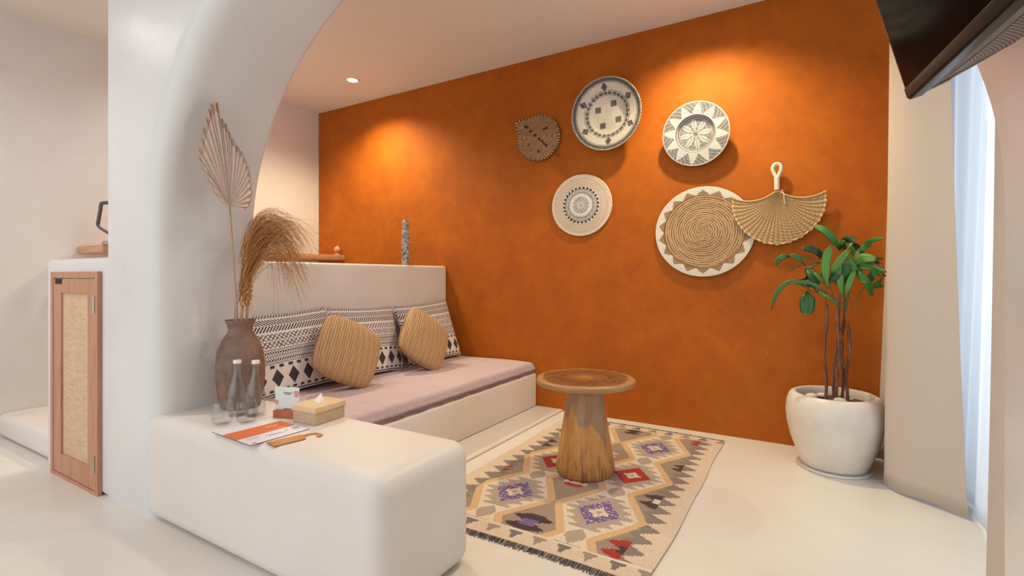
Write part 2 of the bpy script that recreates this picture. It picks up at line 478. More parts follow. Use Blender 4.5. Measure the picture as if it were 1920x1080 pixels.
def pillow(name, Wd, Ht, T, nu, nv, colfn, mat, ridge=None, pinch=.06, p=.42, backcol=None, wr=1.0):
    mb = MB()
    def pos(u, v, side):
        cr = (1-.07*(u*u*v*v)**1.5) if pinch < 0 else 1; x = Wd/2*u*(1-pinch*(1-v*v))*cr; y = Ht/2*v*(1-pinch*(1-u*u))*cr
        t = T*(max((1-u*u), 0)*max((1-v*v), 0))**p
        z = side*t
        z += wr*side*.006*math.sin(u*5+v*3)*math.sin(v*6-u*2)*(1-u*u)*(1-v*v)
        if ridge: z += side*ridge(u, v)*min(1, t/(.3*T))
        return (x, y, z)
    for side in (1, -1):
        a, b = (nu, nv) if side == 1 else (max(16, nu//8), max(16, nv//8))
        v = [pos(-1+2*i/a, -1+2*j/b, side) for j in range(b+1) for i in range(a+1)]
        f = []; c = []
        for j in range(b):
            for i in range(a):
                q = j*(a+1)+i
                f.append((q, q+1, q+a+2, q+a+1) if side == 1 else (q, q+a+1, q+a+2, q+1))
                c.append(colfn((i+.5)/a, (j+.5)/b) if side == 1 else (backcol or OFF))
        mb.add(v, f, c)
    return mb.build(name, mat, angle=180)
def lean(o, loc, a, yaw=0, roll=0):
    a = math.radians(a); s_, c_ = math.sin(a), math.cos(a)
    R_ = Matrix(((0, -s_, c_), (1, 0, 0), (0, c_, s_)))
    R_ = Matrix.Rotation(math.radians(yaw), 3, 'Z') @ R_ @ Matrix.Rotation(math.radians(roll), 3, 'Z')
    o.rotation_euler = R_.to_euler(); o.location = loc
c0 = pillow('patterned_cushion', .675, .55, .075, 300, 250, ethnic, M['print'])
GP = 'black and white patterned cushions on the daybed'
def lab_c(o, l): return tag(o, l, 'cushion', GP)
lab_c(c0, 'black and white geometric print cushion behind the vase, nearest the arch'); lean(c0, (-2.955, 2.085, .655), 19, -2, 3)
for (yy, zz, aa, yw, rl, l) in ((2.745, .652, 18, 3, -2, 'black and white geometric print cushion in the middle, between the two jute cushions'),
                      (3.455, .655, 18, -3, 3, 'black and white geometric print cushion against the orange wall')):
    c = c0.copy(); COL.objects.link(c); lab_c(c, l); lean(c, (-2.95, yy, zz), aa, yw, rl)

# ------------------------------------------------------------------ jute cushions
def jute_col(u, v):
    n = 26
    r = (u*n) % 1; k = int(u*n)
    t = (v*34+(.5 if k % 2 else 0)+.35*math.sin(r*PI)) % 1
    s_ = .30+.70*math.sin(PI*r)**.6*(.55+.45*math.sin(PI*t)**.7)
    jit = random.uniform(-.38, .25)+.10*math.sin(k*2.3+v*9)
    s_ = min(1, max(0, s_+jit))
    a = S(104, 68, 42); b = S(218, 176, 130)
    return tuple(a[i]+(b[i]-a[i])*s_ for i in range(3))
def jute_ridge(u, v):
    r = ((u+1)/2*26) % 1; k = int((u+1)/2*26)
    t = ((v+1)/2*34+(.5 if k % 2 else 0)) % 1
    return .0044*math.sin(PI*r)*(.6+.4*math.sin(PI*t))
j0 = pillow('jute_cushion', .425, .425, .085, 238, 240, jute_col, M['woven'], jute_ridge, -.075, .40, S(180, 134, 82), 0)
tag(j0, 'larger braided jute cushion leaning between the first two patterned cushions', 'cushion', 'braided jute cushions'); lean(j0, (-2.725, 2.352, .637), 25, -8, -31)
j1 = j0.copy(); COL.objects.link(j1)
tag(j1, 'smaller-looking braided jute cushion leaning nearer the orange wall', 'cushion', 'braided jute cushions'); lean(j1, (-2.735, 3.145, .632), 24, -4, -40)

# ------------------------------------------------------------------ wall plates
PLY = WY-.012
def disc(name, cx, cz, rx, rz, prof, colfn, coils, label, tilt=0, seg=220, standoff=.0, yawt=0, rfn=None, edge_c=None, bead=0, cat='wall plate', mat='woven'):
    """polar woven disc: prof(r)->outward offset towards the room; colfn(r,th)"""
    mb = MB(); nr = coils*4; v = []; f = []; c = []
    def P(r, a):
        k = rfn(a) if rfn else 1
        rid = .0038*abs(math.sin(PI*r*coils)) if r < .995 else 0
        rr = r*(1+(bead*abs(math.sin(a*46)) if r > .97 else 0))
        return (rx*rr*k*math.cos(a), -(prof(r, a)+rid), rz*rr*k*math.sin(a))
    for i in range(nr+1):
        for k in range(seg): v.append(P(i/nr, 2*PI*k/seg))
    for i in range(nr):
        for k in range(seg):
            k2 = (k+1) % seg; f.append((i*seg+k, (i+1)*seg+k, (i+1)*seg+k2, i*seg+k2)); c.append(colfn((i+.5)/nr, 2*PI*(k+.5)/seg))
    # back
    base = len(v); th = .010
    for r in (1.0, .97, .5, 0.02):
        for k in range(seg):
            p = P(r if r < 1 else 1.0, 2*PI*k/seg); v.append((p[0], p[1]+th*(.4 if r == 1 else 1), p[2]))
    for k in range(seg):
        k2 = (k+1) % seg; f.append((nr*seg+k, base+k, base+k2, nr*seg+k2)); c.append(colfn(.99, 2*PI*(k+.5)/seg))
        for q in range(3):
            f.append((base+q*seg+k, base+(q+1)*seg+k, base+(q+1)*seg+k2, base+q*seg+k2)); c.append(edge_c or (.5, .42, .34))
    mb.add(v, f, c); o = mb.build(name, M[mat], angle=80)
    o.location = (cx, PLY-standoff, cz); o.rotation_euler = (math.radians(tilt), 0, math.radians(yawt))
    tag(o, label, cat, None); return o
GRY = S(92, 88, 88); CRM = S(226, 216, 202); WHT = S(236, 230, 222); LG = S(140, 134, 132)
def jit(c, a=.12):
    k = 1+random.uniform(-a, a); return tuple(min(1, x*k) for x in c)
def plate1(r, a):
    x, z = r*math.cos(a), r*math.sin(a)
    st = (a*70/PI+r*26) % 1   # slanted stitches
    if r > .965: return jit(GRY if st < .5 else CRM)
    if r > .885: return jit(GRY, .1) if (st < .8) else jit(LG)
    if r > .84 and (a*60/PI+r*30) % 1 < .45*(1 if r < .88 else 1.3): return jit(GRY)
    if .56 < r < .605: return jit(GRY) if (a*48/PI) % 1 < .85 else CRM
    if .52 < r < .66 and (a*48/PI) % 1 < .42: return jit(GRY)
    for k in range(6):   # rim diamonds
        q = PI/2+k*PI/3+.03; d = (a-q+PI) % (2*PI)-PI
        if abs(d)*r/.10+abs(r-.745)/.115 < 1: return jit(GRY) if (a*90/PI) % 1 < .75 else LG
    for k in range(4):
        q = PI/4+.25+k*PI/2; px_, pz_ = .33*math.cos(q), .33*math.sin(q)
        if abs(x-px_) < .082 and abs(z-pz_) < .082: return jit(GRY) if ((x-px_)*24) % 1 < .6 else LG
    return jit(CRM, .07)
def prof1(r, a): return .012+.02*(1 if r > .6 else 0)*(r-.6)/.4*2+(.028 if r > .58 else .028*(r/.58)**6)
disc('wall_basket_plate', -1.415, 2.44, .293, .282, prof1, plate1, 26, 'large cream and charcoal woven plate with diamonds, highest on the orange wall', tilt=7, standoff=.045, yawt=-2)
def plate2(r, a):
    st = (a*80/PI+r*30) % 1
    if r > .97: return jit(WHT, .05)
    if .60 < r < .64: return jit(WHT, .05)
    if r >= .64:
        n = 12; q = (a*n/(2*PI)+.25) % 1; t = abs(q-.5)*2
        h = (r-.64)/.33
        star = t > h*.98+.02
        return jit(WHT, .05) if not star and 0 else (jit(WHT, .06) if (1-t) < (1-h)*.86 else (jit(LG, .15) if st < .84 else WHT))
    n = 8; q = ((a-.12)*n/(2*PI)) % 1; t = abs(q-.5)*2   # 0 at mid, 1 at spoke
    L_ = .54
    if r < .05: return LG
    wdt = (1-r/L_)*1.45 if r > .24 else (.35+r*1.6)
    if r < L_ and (1-t)*1.0 < min(1, wdt):
        return jit(LG, .1) if (1-t) < .07 else jit(WHT, .05)
    return jit(LG, .15) if (r*40) % 1 < .74 else WHT
disc('wall_basket_plate', -.748, 2.19, .238, .229, lambda r, a: .01+(.018 if r > .60 else .018*max(0, (r-.5)/.1)) if r > .5 else .01, plate2, 24,
     'grey and white woven plate with an eight-pointed star centre', tilt=8, standoff=.045, yawt=-2)
def plate3(r, a):
    if r > .93: return jit(S(232, 212, 192), .06)
    if r > .60: return jit(S(226, 206, 188), .05) if (r*34) % 1 < .78 else jit(S(196, 172, 152), .05)
    DK = S(54, 44, 40)
    if .545 < r <= .60: return jit(DK) if (a*28/(2*PI)) % 1 < .62*(1.2-(r-.545)*8) else WHT
    if .36 < r <= .545:
        p = (a*40/(2*PI)+r*9) % 1; q = (a*40/(2*PI)-r*9) % 1
        return jit(DK) if (p < .30 or q < .30) and (r*26) % 1 < .8 else jit(WHT, .06)
    if .27 < r <= .36: return jit(WHT, .05)
    if .13 < r <= .27: return jit(S(96, 84, 78)) if ((a*26/(2*PI)+(.5 if r > .2 else 0)) % 1 < .42) else jit(WHT, .05)
    if r < .045: return S(200, 180, 176)
    return jit(S(214, 204, 196), .06)
disc('wall_doily_plate', -1.672, 1.742, .268, .254, lambda r, a: .010+.004*math.cos(r*3), plate3, 22,
     'round cream woven mat with a black lacework centre', bead=.016)
def plate4(r, a):
    if r > .965: return jit(S(240, 228, 212), .04)
    if r > .82:
        q = (a*18/(2*PI)) % 1; t = 1-abs(q-.5)*2
        h = (r-.82)/.12
        if t > h*.95+.08 and r < .94: return jit(S(150, 118, 92), .3) if ((r*60) % 1 < .55) else jit(S(190, 158, 124), .1)
        return jit(S(240, 228, 212), .04)
    if r > .80: return jit(S(142, 104, 72), .15)
    s_ = ((r*21+a/(2*PI)) % 1); tw = (a*r*38+s_*2) % 1
    base = S(222, 186, 142) if tw < .6 else S(190, 150, 106)
    if s_ < .27: base = S(118, 82, 52)
    return jit(base, .16)
disc('wall_round_mat', -.705, 1.477, .347, .330, lambda r, a: .012+.003*math.sin(r*9), plate4, 30,
     'largest round straw mat with white triangle border, overlapped by the fan', seg=280)
# leaf-shaped mat
def leaf_r(a):
    d = (a-math.radians(142)+PI) % (2*PI)-PI
    return .96+.33*math.exp(-(d/.24)**2)-.02*math.cos(2*(a-.8))
def leafcol(r, a):
    x = r*math.cos(a); z = r*math.sin(a)
    u_ = (x-z)/1.414; v_ = (x+z)/1.414
    t = (x*30+(int(z*24) % 2)*.5) % 1; s_ = (z*24) % 1
    base = S(202, 158, 118) if (t < .68 and s_ < .75) else S(104, 66, 42)
    for (m1, m2, w1) in ((.55, 0, .07), (.42, .0, .05), (.30, .02, .06), (.12, 0, .06), (-.12, 0, .06), (-.34, 0, .05), (-.6, 0, .08), (.05, .55, .06), (.0, .45, .05), (.48, -.42, .05), (-.1, -.5, .04)):
        if abs(u_-m1) < w1 and abs(v_-m2) < .055: return S(74, 42, 26)
    if r > .93: return jit(S(204, 160, 116) if (a*9) % 1 < .5 else S(72, 42, 26), .12)
    return jit(base, .12)
lf = disc('wall_leaf_mat', -2.075, 2.362, .216, .205, lambda r, a: .012+.012*(1-r*r), leafcol, 16,
     'small brown leaf-shaped woven mat with dark beads, leftmost on the orange wall', rfn=leaf_r, bead=.04, cat='wall mat', edge_c=S(110, 70, 44))
mb = MB().tube(spl([(.14, -.008, -.15), (.17, -.01, -.165), (.19, -.012, -.185), (.205, -.01, -.175)], 5), .003, 6)
for q in range(5): mb.lathe([(0, -.005), (.005, -.002), (.005, .002), (0, .005)], 0, 0, 8)
mb = MB()
mb.tube([Vector((-2.075+.15, PLY-.012, 2.362-.15)), Vector((-2.075+.18, PLY-.012, 2.362-.178)), Vector((-2.075+.205, PLY-.012, 2.362-.17)), Vector((-2.075+.195, PLY-.012, 2.362-.19))], .0035, 6)
o = mb.build('cord', newmat('brown_cord', S(96, 60, 38), .8)[0], None, origin=(-2.075, PLY, 2.362)); o.parent = lf; o.location = (0, 0, 0)

# fan
fan = thing('wall_fan', (-.222, WY, 1.735), 'wicker hand fan with a white looped handle, overlapping the straw mat', 'hand fan')
P0 = (-.222, 1.735)
nr, ns = 66, 252; v = []; f = []; c = []
def fanp(s_, r):
    A = math.radians(52+32*r**1.2); ang = -PI/2+s_*A
    Rr = (.372-.090*abs(s_)**1.35)*(1+.008*math.cos(s_*PI*28)*(r > .97))
    rr = .02+(Rr-.02)*r
    rib = .0065*abs(math.cos(s_*PI*14)); wv = .0025*math.sin(r*nr/2.0*PI)*(1 if int((s_+1)*14+.5) % 2 else -1)
    return (P0[0]+rr*math.cos(ang), PLY-.030-rib-wv*r-.012*(1-s_*s_)*(1-r), P0[1]+rr*math.sin(ang))
for i in range(nr+1):
    for k in range(ns+1): v.append(fanp(-1+2*k/ns, i/nr))
for i in range(nr):
    for k in range(ns):
        a = i*(ns+1)+k; f.append((a, a+1, a+ns+2, a+ns+1))
        s_ = (k+.5)/ns; ribp = (s_*28) % 1; row = (i//2) % 2; col = int(s_*28) % 2
        if .4 < ribp < .6: cc = S(238, 208, 160) if row ^ col else S(206, 170, 120)
        else: cc = S(214, 180, 130) if (i % 2) else S(160, 122, 78)
        if i >= nr-2: cc = S(224, 190, 136)
        c.append(jit(cc, .12))
o = MB().add(v, f, c).build('fan_blade', M['woven'], fan, angle=80)
md = o.modifiers.new('solid', 'SOLIDIFY'); md.thickness = .006; md.offset = 1
edge = [fanp(-1, r) for r in np.linspace(1, 0, 24)]+[fanp(1, r) for r in np.linspace(0, 1, 24)]
MB().tube([(p[0], p[1]-.002, p[2]) for p in edge], .0042, 8, c=S(232, 196, 140)).build('edge_binding', M['woven'], fan)
hp = [(-.222, PLY-.035, 1.745), (-.224, PLY-.035, 1.78), (-.226, PLY-.035, 1.815), (-.243, PLY-.035, 1.855), (-.250, PLY-.035, 1.885), (-.240, PLY-.035, 1.908), (-.224, PLY-.035, 1.915),
      (-.206, PLY-.035, 1.906), (-.198, PLY-.035, 1.882), (-.207, PLY-.035, 1.85), (-.222, PLY-.036, 1.815)]
MB().tube(spl(hp[2:], 6), .0115, 12).tube([(-.224, PLY-.035, 1.822), (-.224, PLY-.035, 1.738)], .0165, 16).build('loop_handle', M['rope'], fan)
MB().tube(spl([(-.195, PLY-.044, 1.735), (-.182, PLY-.05, 1.70), (-.180, PLY-.05, 1.67), (-.175, PLY-.05, 1.635)], 5), .0028, 6).build('tie_string', M['rope'], fan)

# ------------------------------------------------------------------ kilim rug
CREAM = S(230, 208, 184); TAN = S(224, 186, 136); TAUP = S(166, 144, 128); LGR = S(184, 166, 148); DGRY = S(128, 116, 110)
PUR = S(118, 92, 148); RED = S(176, 34, 22); DRK = S(66, 46, 44); WHI = S(236, 218, 196); SAW = S(142, 128, 118)
RX0, RX1, RY0, RY1 = -1.725, -.535, 1.845, 3.755
NXR, NYR = 238, 318
MOT = {(-1, 0): (DRK, None), (0, 0): (DRK, PUR), (1, 0): (RED, DRK), (-1, 1): (RED, None), (0, 1): (RED, CREAM), (1, 1): (DRK, WHI), (-1, 2): (DRK, None), (0, 2): (CREAM, DRK),
       (1, 2): (DRK, None), (-1, 3): (RED, None), (0, 3): (DRK, None), (1, 3): (RED, None)}
def tri(x): x = x % 1; return 1-abs(2*x-1)
def rug(X, Y):
    xc = X-(RX0+RX1)/2
    if Y < 1.955 or Y > 3.675:
        e = 1.955-Y if Y < 1.955 else Y-3.675
        if e < .008: return WHI
        q = (X+.02)/.118; h = .078*max(0, tri(q)-.25)/.75
        h = round(h/.014)*.014
        return (DGRY if int(q) % 2 else TAUP) if e < h else CREAM
    ax = abs(xc)
    if ax > .455:
        t = tri((Y+(.0 if xc > 0 else .03))/.105)
        return SAW if ax-.455 < .082*t else CREAM
    p = (Y-2.30)/.525; row = round(p); dyr = (p-row)*.525; t = abs(p-row)*2
    for ci, c_ in enumerate((-1.375, -.905)):
        d = abs(X-c_); W = .237-.142*t
        if d < W:
            if d > W-.043: return TAN
            if d > W-.052: return WHI
            m1 = d/.108+abs(dyr)/.140
            colr = RED if row == 1 else PUR
            if m1 < 1:
                m2 = d/.043+abs(dyr)/.058
                if m2 < 1 or (d < .052 and abs(dyr) < .012): return CREAM if m2 > .35 else LGR
                if colr is PUR and int((Y-RY0)/.009) % 3 == 0 and random.random() < .6: return WHI if random.random() < .6 else S(84, 64, 112)
                return colr
            if abs(dyr) < .185 and d < .118*(1-abs(dyr)/.20)+.012+.058*tri(dyr/.058+.5): return LGR
            if t > .72:
                dn = abs(abs(dyr)-.2625)
                if d/.06+dn/.075 < 1: return LGR
            return WHI
    # ground between the hexagons
    for mi, mx_ in ((-1, -1.615), (0, -1.14), (1, -.672)):
        for mj in range(4):
            my = 2.04+mj*.523
            dx, dy = X-mx_, Y-my
            kx, ky = abs(dx), abs(dy)
            big = .105 if (mi, mj) in ((0, 0), (1, 0), (1, 1), (-1, 2)) else .068
            a_, b_ = MOT[(mi, mj)]
            if kx < big and ky < big*.82:
                star = kx < big*(.26+.74*tri(ky/(big*.82)))
                if star:
                    if b_ and kx < big*.38 and ky < big*.28: return b_
                    if (mi, mj) == (1, 0) and dx > 0 and dy < .02: return DRK
                    return a_
                if kx+ky < big*1.15 and mi == 0 and mj == 1: return CREAM
    if ax > .38: return SAW if tri(Y/.07)*.06 > (.455-ax) else TAUP
    return TAUP
rg = thing('kilim_rug', ((RX0+RX1)/2, (RY0+RY1)/2, 0), 'flat-woven kilim rug with purple, red and tan diamonds on the pale floor', 'rug')
v = []; f = []; c = []
def rz_(x, y): return .007+.0016*math.sin(x*9+y*4)*math.sin(y*5)+(.003*math.exp(-((y-1.955)/.01)**2)*(1+math.sin(x*9)))
def rw(x, y):  # rug edges are not dead straight
    k = (x-RX0)/(RX1-RX0)
    return (x+.006*math.sin(y*3.1)+.003*math.sin(y*9), y+.006*math.sin(x*5)-.022*(x+1.13)*(1 if y > 2.8 else .4)*(.5+.5*(y-RY0)/1.9), rz_(x, y))
for j in range(NYR+1):
    for i in range(NXR+1): v.append(rw(RX0+(RX1-RX0)*i/NXR, RY0+(RY1-RY0)*j/NYR))
for j in range(NYR):
    for i in range(NXR):
        a = j*(NXR+1)+i; f.append((a, a+1, a+NXR+2, a+NXR+1))
        X = RX0+(RX1-RX0)*(i+.5)/NXR; Y = RY0+(RY1-RY0)*(j+.5)/NYR
        Xq = X; Yq = RY0+(math.floor((Y-RY0)/.009)+.5)*.009
        c.append(jit(rug(Xq, Yq), .07))
mb = MB().add(v, f, c)
# rug edges down to the floor
def skirt(idx):
    n = len(idx); vv = [v[i] for i in idx]+[(v[i][0], v[i][1], .0005) for i in idx]
    mb.add(vv, [(k, k+n, k+n+1, k+1) for k in range(n-1)], S(176, 160, 142))
R1 = NXR+1
skirt([i for i in range(R1)]); skirt([NYR*R1+i for i in range(R1)][::-1]); skirt([j*R1 for j in range(NYR+1)][::-1]); skirt([j*R1+NXR for j in range(NYR+1)])
mb.build('rug_body', M['kilim'], rg, angle=80)
for yy, sg in ((RY0, -1), (RY1, 1)):
    mb = MB()
    for k in range(420):
        x = RX0+(RX1-RX0)*(k+.5)/420; p = rw(x, yy)
        l = random.uniform(.018, .036); dx = random.uniform(-.008, .008); cc = random.choice([S(92, 84, 78), S(132, 122, 112), S(176, 166, 152), S(70, 62, 58)])
        q0 = Vector((p[0], p[1]-sg*.004, .008)); q1 = Vector((p[0]+dx*.5, p[1]+sg*l*.5, .006)); q2 = Vector((p[0]+dx, p[1]+sg*l, .0022))
        mb.tube([q0, q1, q2], [.0022, .002, .001], 4, c=cc)
    mb.build('fringe', M['kilim'], rg)['kind'] = 'stuff'

# ------------------------------------------------------------------ side table
TX, TY = -1.155, 2.745
tb = thing('side_table', (TX, TY, .008), 'round solid-wood side table with dark-ringed top and tapering trunk base on the rug', 'side table')
def ring_wood():
    m, nt, b = newmat('slab_wood', S(150, 96, 50), .38)
    t = N(nt, 'ShaderNodeTexCoord'); mp = N(nt, 'ShaderNodeMapping'); mp.inputs['Location'].default_value = (0, 0, 0)
    nt.links.new(t.outputs['Object'], mp.inputs[0])
    nz = N(nt, 'ShaderNodeTexNoise', Scale=5, Detail=5, Roughness=.6); nt.links.new(mp.outputs[0], nz.inputs['Vector'])
    sx = N(nt, 'ShaderNodeSeparateXYZ'); nt.links.new(mp.outputs[0], sx.inputs[0])
    r = math_(nt, 'SQRT', math_(nt, 'ADD', math_(nt, 'MULTIPLY', sx.outputs[0], sx.outputs[0]), math_(nt, 'MULTIPLY', sx.outputs[1], sx.outputs[1])))
    rn = math_(nt, 'ADD', r, math_(nt, 'MULTIPLY', math_(nt, 'SUBTRACT', nz.outputs[0], .5), .09))
    base = ramp(nt, math_(nt, 'DIVIDE', rn, .29), [(.0, S(176, 122, 72)), (.20, S(156, 104, 60)), (.50, S(138, 90, 52)), (.84, S(142, 94, 54)), (.92, S(176, 132, 86)), (1, S(166, 124, 82))])
    rings = math_(nt, 'SINE', math_(nt, 'MULTIPLY', rn, 330))
    rc = ramp(nt, rings, [(0, (.20, .15, .12)), (.55, (.8, .78, .76)), (.8, (1, 1, 1))])
    n3 = N(nt, 'ShaderNodeTexNoise', Scale=26, Detail=4); nt.links.new(mp.outputs[0], n3.inputs['Vector'])
    fac = math_(nt, 'MULTIPLY', ramp(nt, math_(nt, 'DIVIDE', rn, .29), [(.1, (.35,)*3), (.45, (.9,)*3), (.82, (.7,)*3), (.92, (.05,)*3)]), ramp(nt, n3.outputs[0], [(.35, (.4,)*3), (.6, (1, 1, 1))]))
    nt.links.new(mixc(nt, fac, base, mixc(nt, 1.0, base, rc, 'MULTIPLY')), b.inputs['Base Color'])
    bump(nt, b, rings, .15, .002)
    return m
M['ring'] = ring_wood()
def wob(a, z): return 1+.008*math.sin(a*3+1)+.005*math.sin(a*7)+.003*math.sin(a*17)
MB().lathe([(0, .558), (.20, .559), (.278, .557), (.285, .552), (.287, .540), (.282, .526), (.25, .518), (.12, .508), (0, .504)], TX, TY, 96, wob).build('tabletop', M['ring'], tb, angle=50)
def trunk():
    m, nt, b = newmat('trunk_wood', S(196, 140, 78), .45)
    t = N(nt, 'ShaderNodeTexCoord'); sx = N(nt, 'ShaderNodeSeparateXYZ'); nt.links.new(t.outputs['Object'], sx.inputs[0])
    n1 = N(nt, 'ShaderNodeTexNoise', Scale=1, Detail=2); nt.links.new(coords(nt, 'Object', (9, 9, .6)), n1.inputs['Vector'])
    # sapwood flame edge: pale grey-brown above, golden below
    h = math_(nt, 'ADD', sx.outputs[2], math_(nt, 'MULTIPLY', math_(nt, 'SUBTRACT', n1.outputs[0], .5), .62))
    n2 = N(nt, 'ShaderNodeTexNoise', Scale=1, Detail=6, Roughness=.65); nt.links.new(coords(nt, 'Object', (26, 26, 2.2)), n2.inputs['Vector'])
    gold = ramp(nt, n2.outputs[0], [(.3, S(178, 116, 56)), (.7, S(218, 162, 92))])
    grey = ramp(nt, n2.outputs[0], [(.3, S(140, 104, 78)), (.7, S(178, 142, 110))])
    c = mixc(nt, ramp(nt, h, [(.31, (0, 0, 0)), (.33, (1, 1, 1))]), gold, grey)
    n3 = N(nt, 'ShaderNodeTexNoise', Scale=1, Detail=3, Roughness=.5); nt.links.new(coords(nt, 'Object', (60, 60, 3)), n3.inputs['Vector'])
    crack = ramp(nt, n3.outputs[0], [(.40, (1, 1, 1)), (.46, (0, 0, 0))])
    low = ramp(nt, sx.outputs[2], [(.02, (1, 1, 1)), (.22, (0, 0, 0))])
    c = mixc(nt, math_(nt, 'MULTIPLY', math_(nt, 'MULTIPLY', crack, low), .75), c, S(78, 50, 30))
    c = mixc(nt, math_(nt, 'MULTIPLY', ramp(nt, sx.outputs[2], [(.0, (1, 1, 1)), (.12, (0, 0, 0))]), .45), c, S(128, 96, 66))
    nt.links.new(c, b.inputs['Base Color']); bump(nt, b, n3.outputs[0], .2, .003); return m
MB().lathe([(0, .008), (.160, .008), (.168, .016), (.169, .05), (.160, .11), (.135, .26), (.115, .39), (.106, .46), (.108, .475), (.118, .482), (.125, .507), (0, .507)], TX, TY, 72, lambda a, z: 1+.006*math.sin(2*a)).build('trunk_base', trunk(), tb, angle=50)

# ------------------------------------------------------------------ vase and dried stems
def vase_mat():
    m, nt, b = newmat('rustic_brown_ceramic', S(120, 92, 76), .6)
    co_ = coords(nt)
    n = N(nt, 'ShaderNodeTexNoise', Scale=9, Detail=8, Roughness=.7, Distortion=.4); nt.links.new(co_, n.inputs['Vector'])
    nt.links.new(ramp(nt, n.outputs[0], [(.25, S(84, 60, 46)), (.5, S(124, 96, 80)), (.75, S(150, 124, 106))]), b.inputs['Base Color'])
    bump(nt, b, n.outputs[0], .45, .01); return m
VX, VY = -2.50, 1.475
vp = [(r*(.93 if z < .8 else (.80 if z > .86 else .87)), z) for r, z in [(0, .491), (.088, .491), (.100, .497), (.112, .56), (.121, .64), (.122, .70), (.112, .775), (.092, .835), (.073, .865), (.068, .882), (.075, .905), (.088, .925), (.086, .930), (.078, .927), (.062, .90), (.057, .88), (.07, .85), (.07, .55), (0, .53)]]
vs = MB().lathe(vp, VX, VY, 72, lambda a, z: 1+.01*math.sin(3*a+z*9)).build('vase', vase_mat(), None, origin=(VX, VY, .49), angle=60)
tag(vs, 'tall rough brown pottery vase on the ledge, holding dried stems', 'vase')

# dried palm leaf (pleated)
pl = thing('dried_palm_leaf', (VX, VY, .6), 'tall dried pleated palm leaf standing in the brown vase', 'dried leaf')
M['palmleaf'] = attr_mat('dried_palm', .8, 70, .15, .1)
M['stalk'], _, _ = newmat('dried_stalk', S(178, 148, 120), .8)
hub = Vector((-2.452, 1.392, 1.49))
MB().tube(spl([(VX-.01, VY-.005, .62), (-2.49, 1.452, .93), (-2.472, 1.425, 1.2), hub], 8), [.0065]*9+[.0055]*8+[.005]*8, 8).build('stalk', M['stalk'], pl)
tips = [(-.128, .14), (-.155, .19), (-.165, .235), (-.150, .27), (-.148, .33), (-.135, .38), (-.125, .43), (-.118, .46), (-.098, .485), (-.082, .478), (-.075, .425), (-.055, .405), (-.038, .385), (-.025, .35), (0.0, .315), (.022, .29),
        (.045, .27), (.065, .235), (.078, .20), (.088, .165), (.095, .125), (.100, .085), (.098, .045), (.085, .01), (.06, -.012)]
tips = [(-.035, -.005), (-.075, .04), (-.10, .085)]+tips
v = []; f = []; c = []
n = len(tips); K = 10; NS = n*2-1
full = []
for i in range(NS):
    if i % 2 == 0: full.append((*tips[i//2], 1))
    else:
        a, b_ = tips[i//2], tips[i//2+1]; full.append(((a[0]+b_[0])/2*.985, (a[1]+b_[1])/2*.985, -1))
for i, (y, z, s_) in enumerate(full):
    for k in range(K+1):
        t = k/K; L_ = math.hypot(y, z)
        bend = .045*math.sin(t*PI*.6)*(1-abs(y)*2)
        v.append((hub.x+s_*.006*t**.8+bend*.6+.02*t*z*4*.6, hub.y+y*t, hub.z+z*t))
for i in range(NS-1):
    for k in range(K):
        a = i*(K+1)+k; f.append((a, a+1, a+K+2, a+K+1))
        c.append(jit(S(226, 206, 192) if i % 2 else S(206, 182, 166), .05) if k < K-1 else jit(S(196, 168, 146), .1))
o = MB().add(v, f, c).build('leaf_blade', M['palmleaf'], pl, smooth=False)
md = o.modifiers.new('solid', 'SOLIDIFY'); md.thickness = .0018

# pampas plume
M['plume'] = attr_mat('plume_fibre', .7, 90, .12, .0)
pg = thing('pampas_plume', (VX, VY, .6), 'feathery golden brown pampas plume drooping right out of the vase', 'dried grass')
U = lambda y, z, x=0: Vector((-2.475+x, y, z))
mb = MB()
mb.tube(spl([U(1.478, .64), U(1.468, .95), U(1.478, 1.12), U(1.53, 1.30), U(1.60, 1.40)], 6), [.004]*12+[.003]*13, 6, c=S(190, 150, 104))
mb.tube(spl([U(1.488, .64, .01), U(1.482, .95, .01), U(1.495, 1.10, .02), U(1.54, 1.24, .02)], 6), .003, 6, c=S(186, 140, 92))
mb.build('stem', M['plume'], pg)
mb = MB()
for k in range(620):
    q = random.random(); t = random.random()
    x = random.gauss(0, .035)
    st = U(1.462+.03*t+random.gauss(0, .006), 1.00+.33*t, x*.3)
    low = q**1.3                      # 0 = crown of the plume, 1 = lowest strands
    ex = 1.80+random.gauss(0, .05)-.03*low; ez = 1.36-.30*low+random.gauss(0, .05)
    if random.random() < .12: ez -= random.uniform(.05, .16); ex -= .02
    c1 = U(st.y+.03, st.z+.20-.05*low, x*.6); c2 = U(1.66+.03*random.random(), 1.60-.24*low+random.gauss(0, .03), x)
    mid = .35+.65*random.random()
    pts = bez([st, c1, c2, U(ex, ez, x*1.5)], 12)
    cut = 13 if random.random() < .7 else random.randint(8, 12)
    pts = pts[:cut]
    cc = random.choice([S(206, 152, 96), S(188, 132, 78), S(168, 112, 64), S(222, 174, 120)])
    mb.tube(pts, [.0011*(1-.65*i/len(pts)) for i in range(len(pts))], 3, c=cc)
mb.build('plume', M['plume'], pg)['kind'] = 'stuff'

